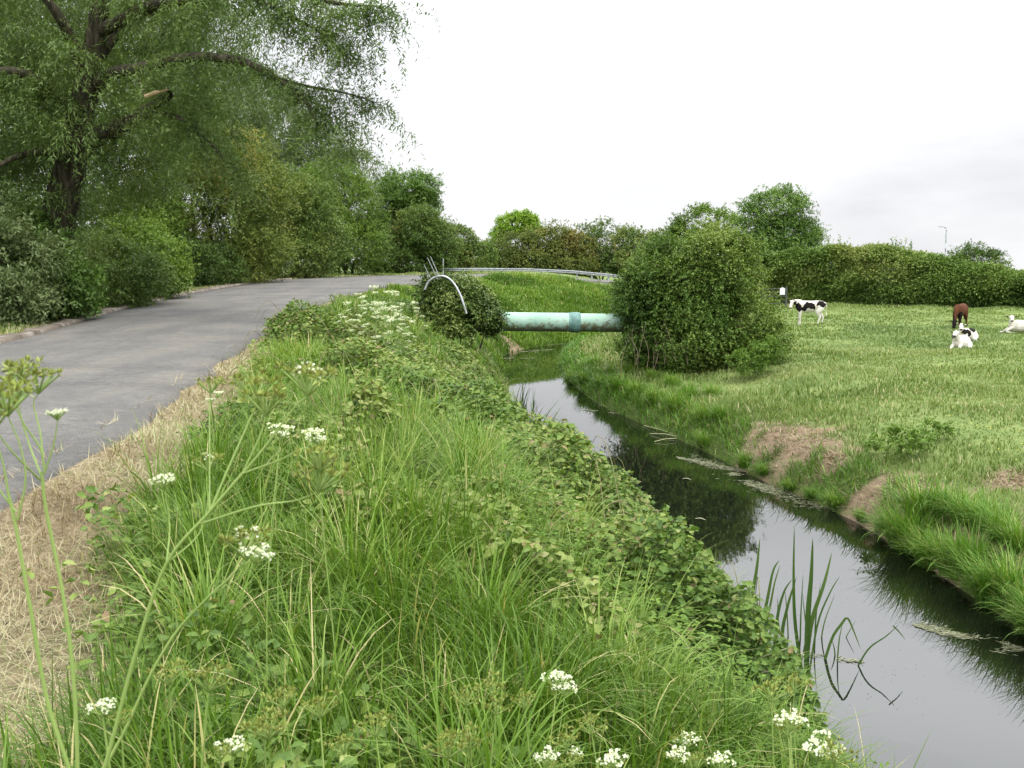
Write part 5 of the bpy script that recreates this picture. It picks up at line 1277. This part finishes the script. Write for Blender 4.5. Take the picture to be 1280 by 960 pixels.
def parsley(label, base, stems, group=None, seed=0, sr=.004, name='cow_parsley'):
    """stems: list of (list of points, kind, umbel radius or 0), all in world coordinates"""
    rng = np.random.default_rng(seed); base = np.asarray(base, float); root = thing(name, label, 'cow parsley', base, 0, group)
    for pts, kind, r, s in stems:
        q_ = [np.asarray(v_, float) for v_ in pts]
        while np.linalg.norm(q_[1]-q_[0]) > 2.2*np.linalg.norm(q_[2]-q_[1]) and len(q_) < 14: q_.insert(1, q_[1]+(q_[0]-q_[1])*.5 if np.linalg.norm(q_[1]-q_[0]) < 4.5*np.linalg.norm(q_[2]-q_[1]) else q_[1]+nrm(q_[0]-q_[1])*1.6*np.linalg.norm(q_[2]-q_[1]))
        P = spline(np.array(q_)-base, 5*len(q_)); g = Geo(); rr = np.linspace(s*.8, s*.42, len(P))
        tube(g, P, rr, 7); g.build('stem', M['stem'], root)
        if r: umbel(root, P[-1], P[-1]-P[-2]+np.array([0, 0, .02]), r, rng, kind)
    return root
def pts(Y, *p): return [at(a[0], a[1], Y+(a[2] if len(a) > 2 else 0)) for a in p]
def gz(p): return np.array([p[0], p[1], float(height(p[0], p[1])[0])])
# tall plant leaning in from the lower left
Y = 1.15; n0 = pts(Y, (215, 690))[0]
b1 = gz(at(60, 1250, Y))
parsley('tall leaning cow parsley crossing the lower left of the photo, gone to seed', b1, [
    ([b1]+pts(Y, (95, 1060), (132, 955), (170, 815), (208, 705), (262, 640), (303, 592)), 'seed', 0, .0042),
    (pts(Y, (300, 596), (330, 560), (352, 530), (372, 505), (385, 495)), 'mixed', .030, .0020),
    (pts(Y, (303, 592), (325, 545), (332, 520)), 'seed', .026, .0016),
    (pts(Y, (262, 640), (290, 575, .03), (310, 530, .05), (322, 505, .05)), 'seed', .030, .0017),
    (pts(Y, (303, 592), (350, 575, -.03), (385, 560, -.04), (400, 590, -.05)), 'seed', .024, .0014),
    (pts(Y, (250, 655), (320, 633, -.03), (368, 626, -.03), (398, 615, -.04)), 'seed', .030, .0016),
    (pts(Y, (208, 705), (212, 660, .04), (208, 625, .05), (204, 612, .05)), 'white', .014, .0013),
    (pts(Y, (208, 705), (250, 665, .04), (262, 610, .06), (262, 590, .06)), 'mixed', .018, .0013),
    (pts(Y, (262, 640), (262, 560, .05), (262, 505, .08), (264, 492, .08)), 'seed', .016, .0012)], seed=1)
b2 = gz(at(95, 1300, 1.3)); Y = 1.3
parsley('slender cow parsley stem beside the leaning one, with drooping seed head', b2, [
    ([b2]+pts(Y, (120, 1000), (160, 905), (190, 840), (222, 788), (262, 745), (288, 722)), 'seed', 0, .0035),
    (pts(Y, (288, 722), (300, 708), (308, 700)), 'mixed', .034, .0017),
    (pts(Y, (222, 788), (216, 730), (210, 690)), 'seed', 0, .0013),
    (pts(Y, (262, 745), (300, 722, -.04), (320, 705, -.05)), 'white', .018, .0014)], seed=2)
Y = 1.0; b3 = gz(at(70, 1330, Y))
parsley('upright cow parsley at the left photo edge with open green seed heads over the road', b3, [
    ([b3]+pts(Y, (98, 1000), (92, 850), (78, 740), (58, 640), (52, 590)), 'seed', 0, .0036),
    (pts(Y, (56, 590), (50, 560), (30, 530), (18, 505)), 'seed', .022, .0015),
    (pts(Y, (56, 590), (66, 560), (70, 540), (72, 525)), 'white', .009, .0012),
    (pts(Y, (54, 600), (38, 560, .03), (26, 520, .04), (20, 488, .04)), 'seed', .026, .0014),
    (pts(Y, (56, 592), (50, 540, .02), (42, 505, .03), (48, 492, .03)), 'seed', .022, .0013),
    (pts(Y, (50, 600), (20, 570, -.03), (0, 545, -.03), (-14, 520, -.03)), 'seed', .026, .0014)], seed=3)
Y = .95; b4 = gz(at(130, 1330, Y))
parsley('second green cow parsley at the left photo edge, stems forking low', b4, [
    ([b4]+pts(Y, (100, 1020), (60, 880), (38, 760), (20, 660), (10, 615)), 'seed', 0, .0034),
    (pts(Y, (10, 615), (4, 580), (-8, 540)), 'seed', .022, .0014),
    (pts(Y, (22, 650), (32, 600), (26, 560), (10, 520)), 'seed', .024, .0014),
    (pts(Y, (20, 640), (-10, 600), (-30, 570)), 'seed', .02, .0013)], seed=4)
# heads along the bottom edge and in the bank
def simple(px, py, Y, r, kind, label, seed, group=None, extra=()):
    t = at(px, py, Y); b_ = gz(t+np.array([R.normal(0, .06), R.normal(0, .06), 0])); h_ = t[2]-b_[2]
    mid = b_*.45+t*.55+np.array([R.normal(0, .02), R.normal(0, .02), 0])
    st = [([b_, mid, t-np.array([0, 0, r*.8])], kind, r, .0022+.0012*min(1, h_))]
    for (dx, dy, rr, kd) in extra:
        e = at(px+dx, py+dy, Y+R.normal(0, .04)); st.append(([mid, mid*.45+e*.55+np.array([0, 0, -.03]), e-np.array([0, 0, rr*.8])], kd, rr, .0018))
    return parsley(label, b_, st, group, seed)
simple(696, 848, 2.2, .030, 'white', 'white headed cow parsley left of the dead stalks near the lower edge', 10, None, ((10, 12, .026, 'white'), (-80, 8, .035, 'seed'), (-40, 26, .03, 'seed')))
BG = 'white umbels near the lower edge of the photo'
for i, (px, py, Y_, r, lab) in enumerate(((684, 946, 1.7, .022, 'leftmost of the small white umbels on the lower photo edge right of centre'), (766, 952, 1.6, .024, 'round white umbel on the lower photo edge below the dead stalks'),
     (718, 940, 1.9, .014, 'tiny white umbel between the two rounder ones on the lower edge'), (988, 900, 1.9, .030, 'white umbel standing against the water just under the reeds'), (1024, 934, 1.8, .036, 'large white umbel at the lower edge against the open water'),
     (860, 925, 2.6, .030, 'small white umbel in the foot of the bank left of the reeds'), (845, 944, 2.4, .030, 'low white umbel in a trio at the lower edge'), (900, 952, 2.4, .034, 'rightmost white umbel of the trio at the lower edge'),
     (290, 932, 1.3, .018, 'small white umbel at the lower edge right of the leaning stems'), (128, 884, 1.2, .016, 'faint cream umbel low between the leaning stems'))):
    simple(px, py, Y_, r, 'white', lab, 20+i, BG, ((R.uniform(-34, 34), R.uniform(-6, 18), r*.9, 'seed'),))
for i, (px, py, Y_) in enumerate(((470, 905, 1.7), (400, 880, 1.6), (620, 880, 2.0), (260, 845, 1.5), (965, 862, 2.0), (560, 930, 1.6), (330, 905, 1.4), (740, 905, 1.9))):
    simple(px, py, Y_, R.uniform(.026, .036), 'seed', 'green seeding cow parsley head among the grass near the lower edge', 40+i, 'seeding heads near the lower edge', ((R.uniform(-50, 50), R.uniform(-20, 25), .028, 'seed'),))
MG = 'white umbels dotted over the middle of the bank'
for i, (px, py, Y_) in enumerate(((608, 562, 9.5), (622, 575, 9.2), (654, 568, 9.2), (672, 686, 6.3), (720, 697, 6.3), (724, 660, 6.9), (272, 492, 6.5), (350, 536, 3.3), (392, 542, 3.3), (640, 600, 8.2))):
    simple(px, py, Y_, .055 if i < 3 else .036, 'white', 'small flat white umbel rising out of the grass on the bank', 60+i, MG, ((R.uniform(-12, 12), 8, .03, 'white'),))
# flowering stand between road and ivy heap: three grown once, copied
protos = []
for q in range(3):
    r_ = np.random.default_rng(200+q); st = []
    hgt = 1.15
    st.append(([np.zeros(3), np.array([.02, 0, hgt*.5]), np.array([.05, .02, hgt])], 'white', .075, .005))
    for k in range(5):
        a = r_.uniform(0, 2*pi); z_ = hgt*r_.uniform(.35, .7); l = r_.uniform(.18, .38); e = np.array([cos(a)*l, sin(a)*l, z_+r_.uniform(.22, .42)])
        st.append(([np.array([.02, .0, z_]), np.array([cos(a)*l*.6, sin(a)*l*.6, z_+.12]), e], 'white', r_.uniform(.04, .07), .003))
    o = parsley('flowering cow parsley in the white stand between the road and the ivy heap', (0, 0, 0), st, 'flowering cow parsley between the road and the ivy heap', 200+q); protos.append(o)
rng = np.random.default_rng(8); first = [True]*3; i = 0
for (px, Y_, top) in ((436, 17.5, 372), (452, 19, 380), (470, 20, 345), (482, 20.5, 330), (490, 21, 322), (478, 19, 372), (500, 21, 378), (460, 17, 400), (515, 22, 355), (505, 20, 400), (440, 18, 395), (495, 23, 345), (468, 22, 360), (520, 24, 380), (485, 18, 395), (450, 21, 362), (508, 18.5, 412), (475, 16.5, 415)):
    q = i % 3; o = protos[q] if first[q] else copy_tree(protos[q]); first[q] = False; i += 1
    t = at(px, top, Y_); zb = float(height(t[0], t[1])[0]); o.location = (t[0], t[1], zb-.02); s = min(1.15, max(.5, (t[2]-zb)/1.3)); o.scale = (min(s, 1.1), min(s, 1.1), s); o.rotation_euler = (0, 0, rng.uniform(0, 6.28))
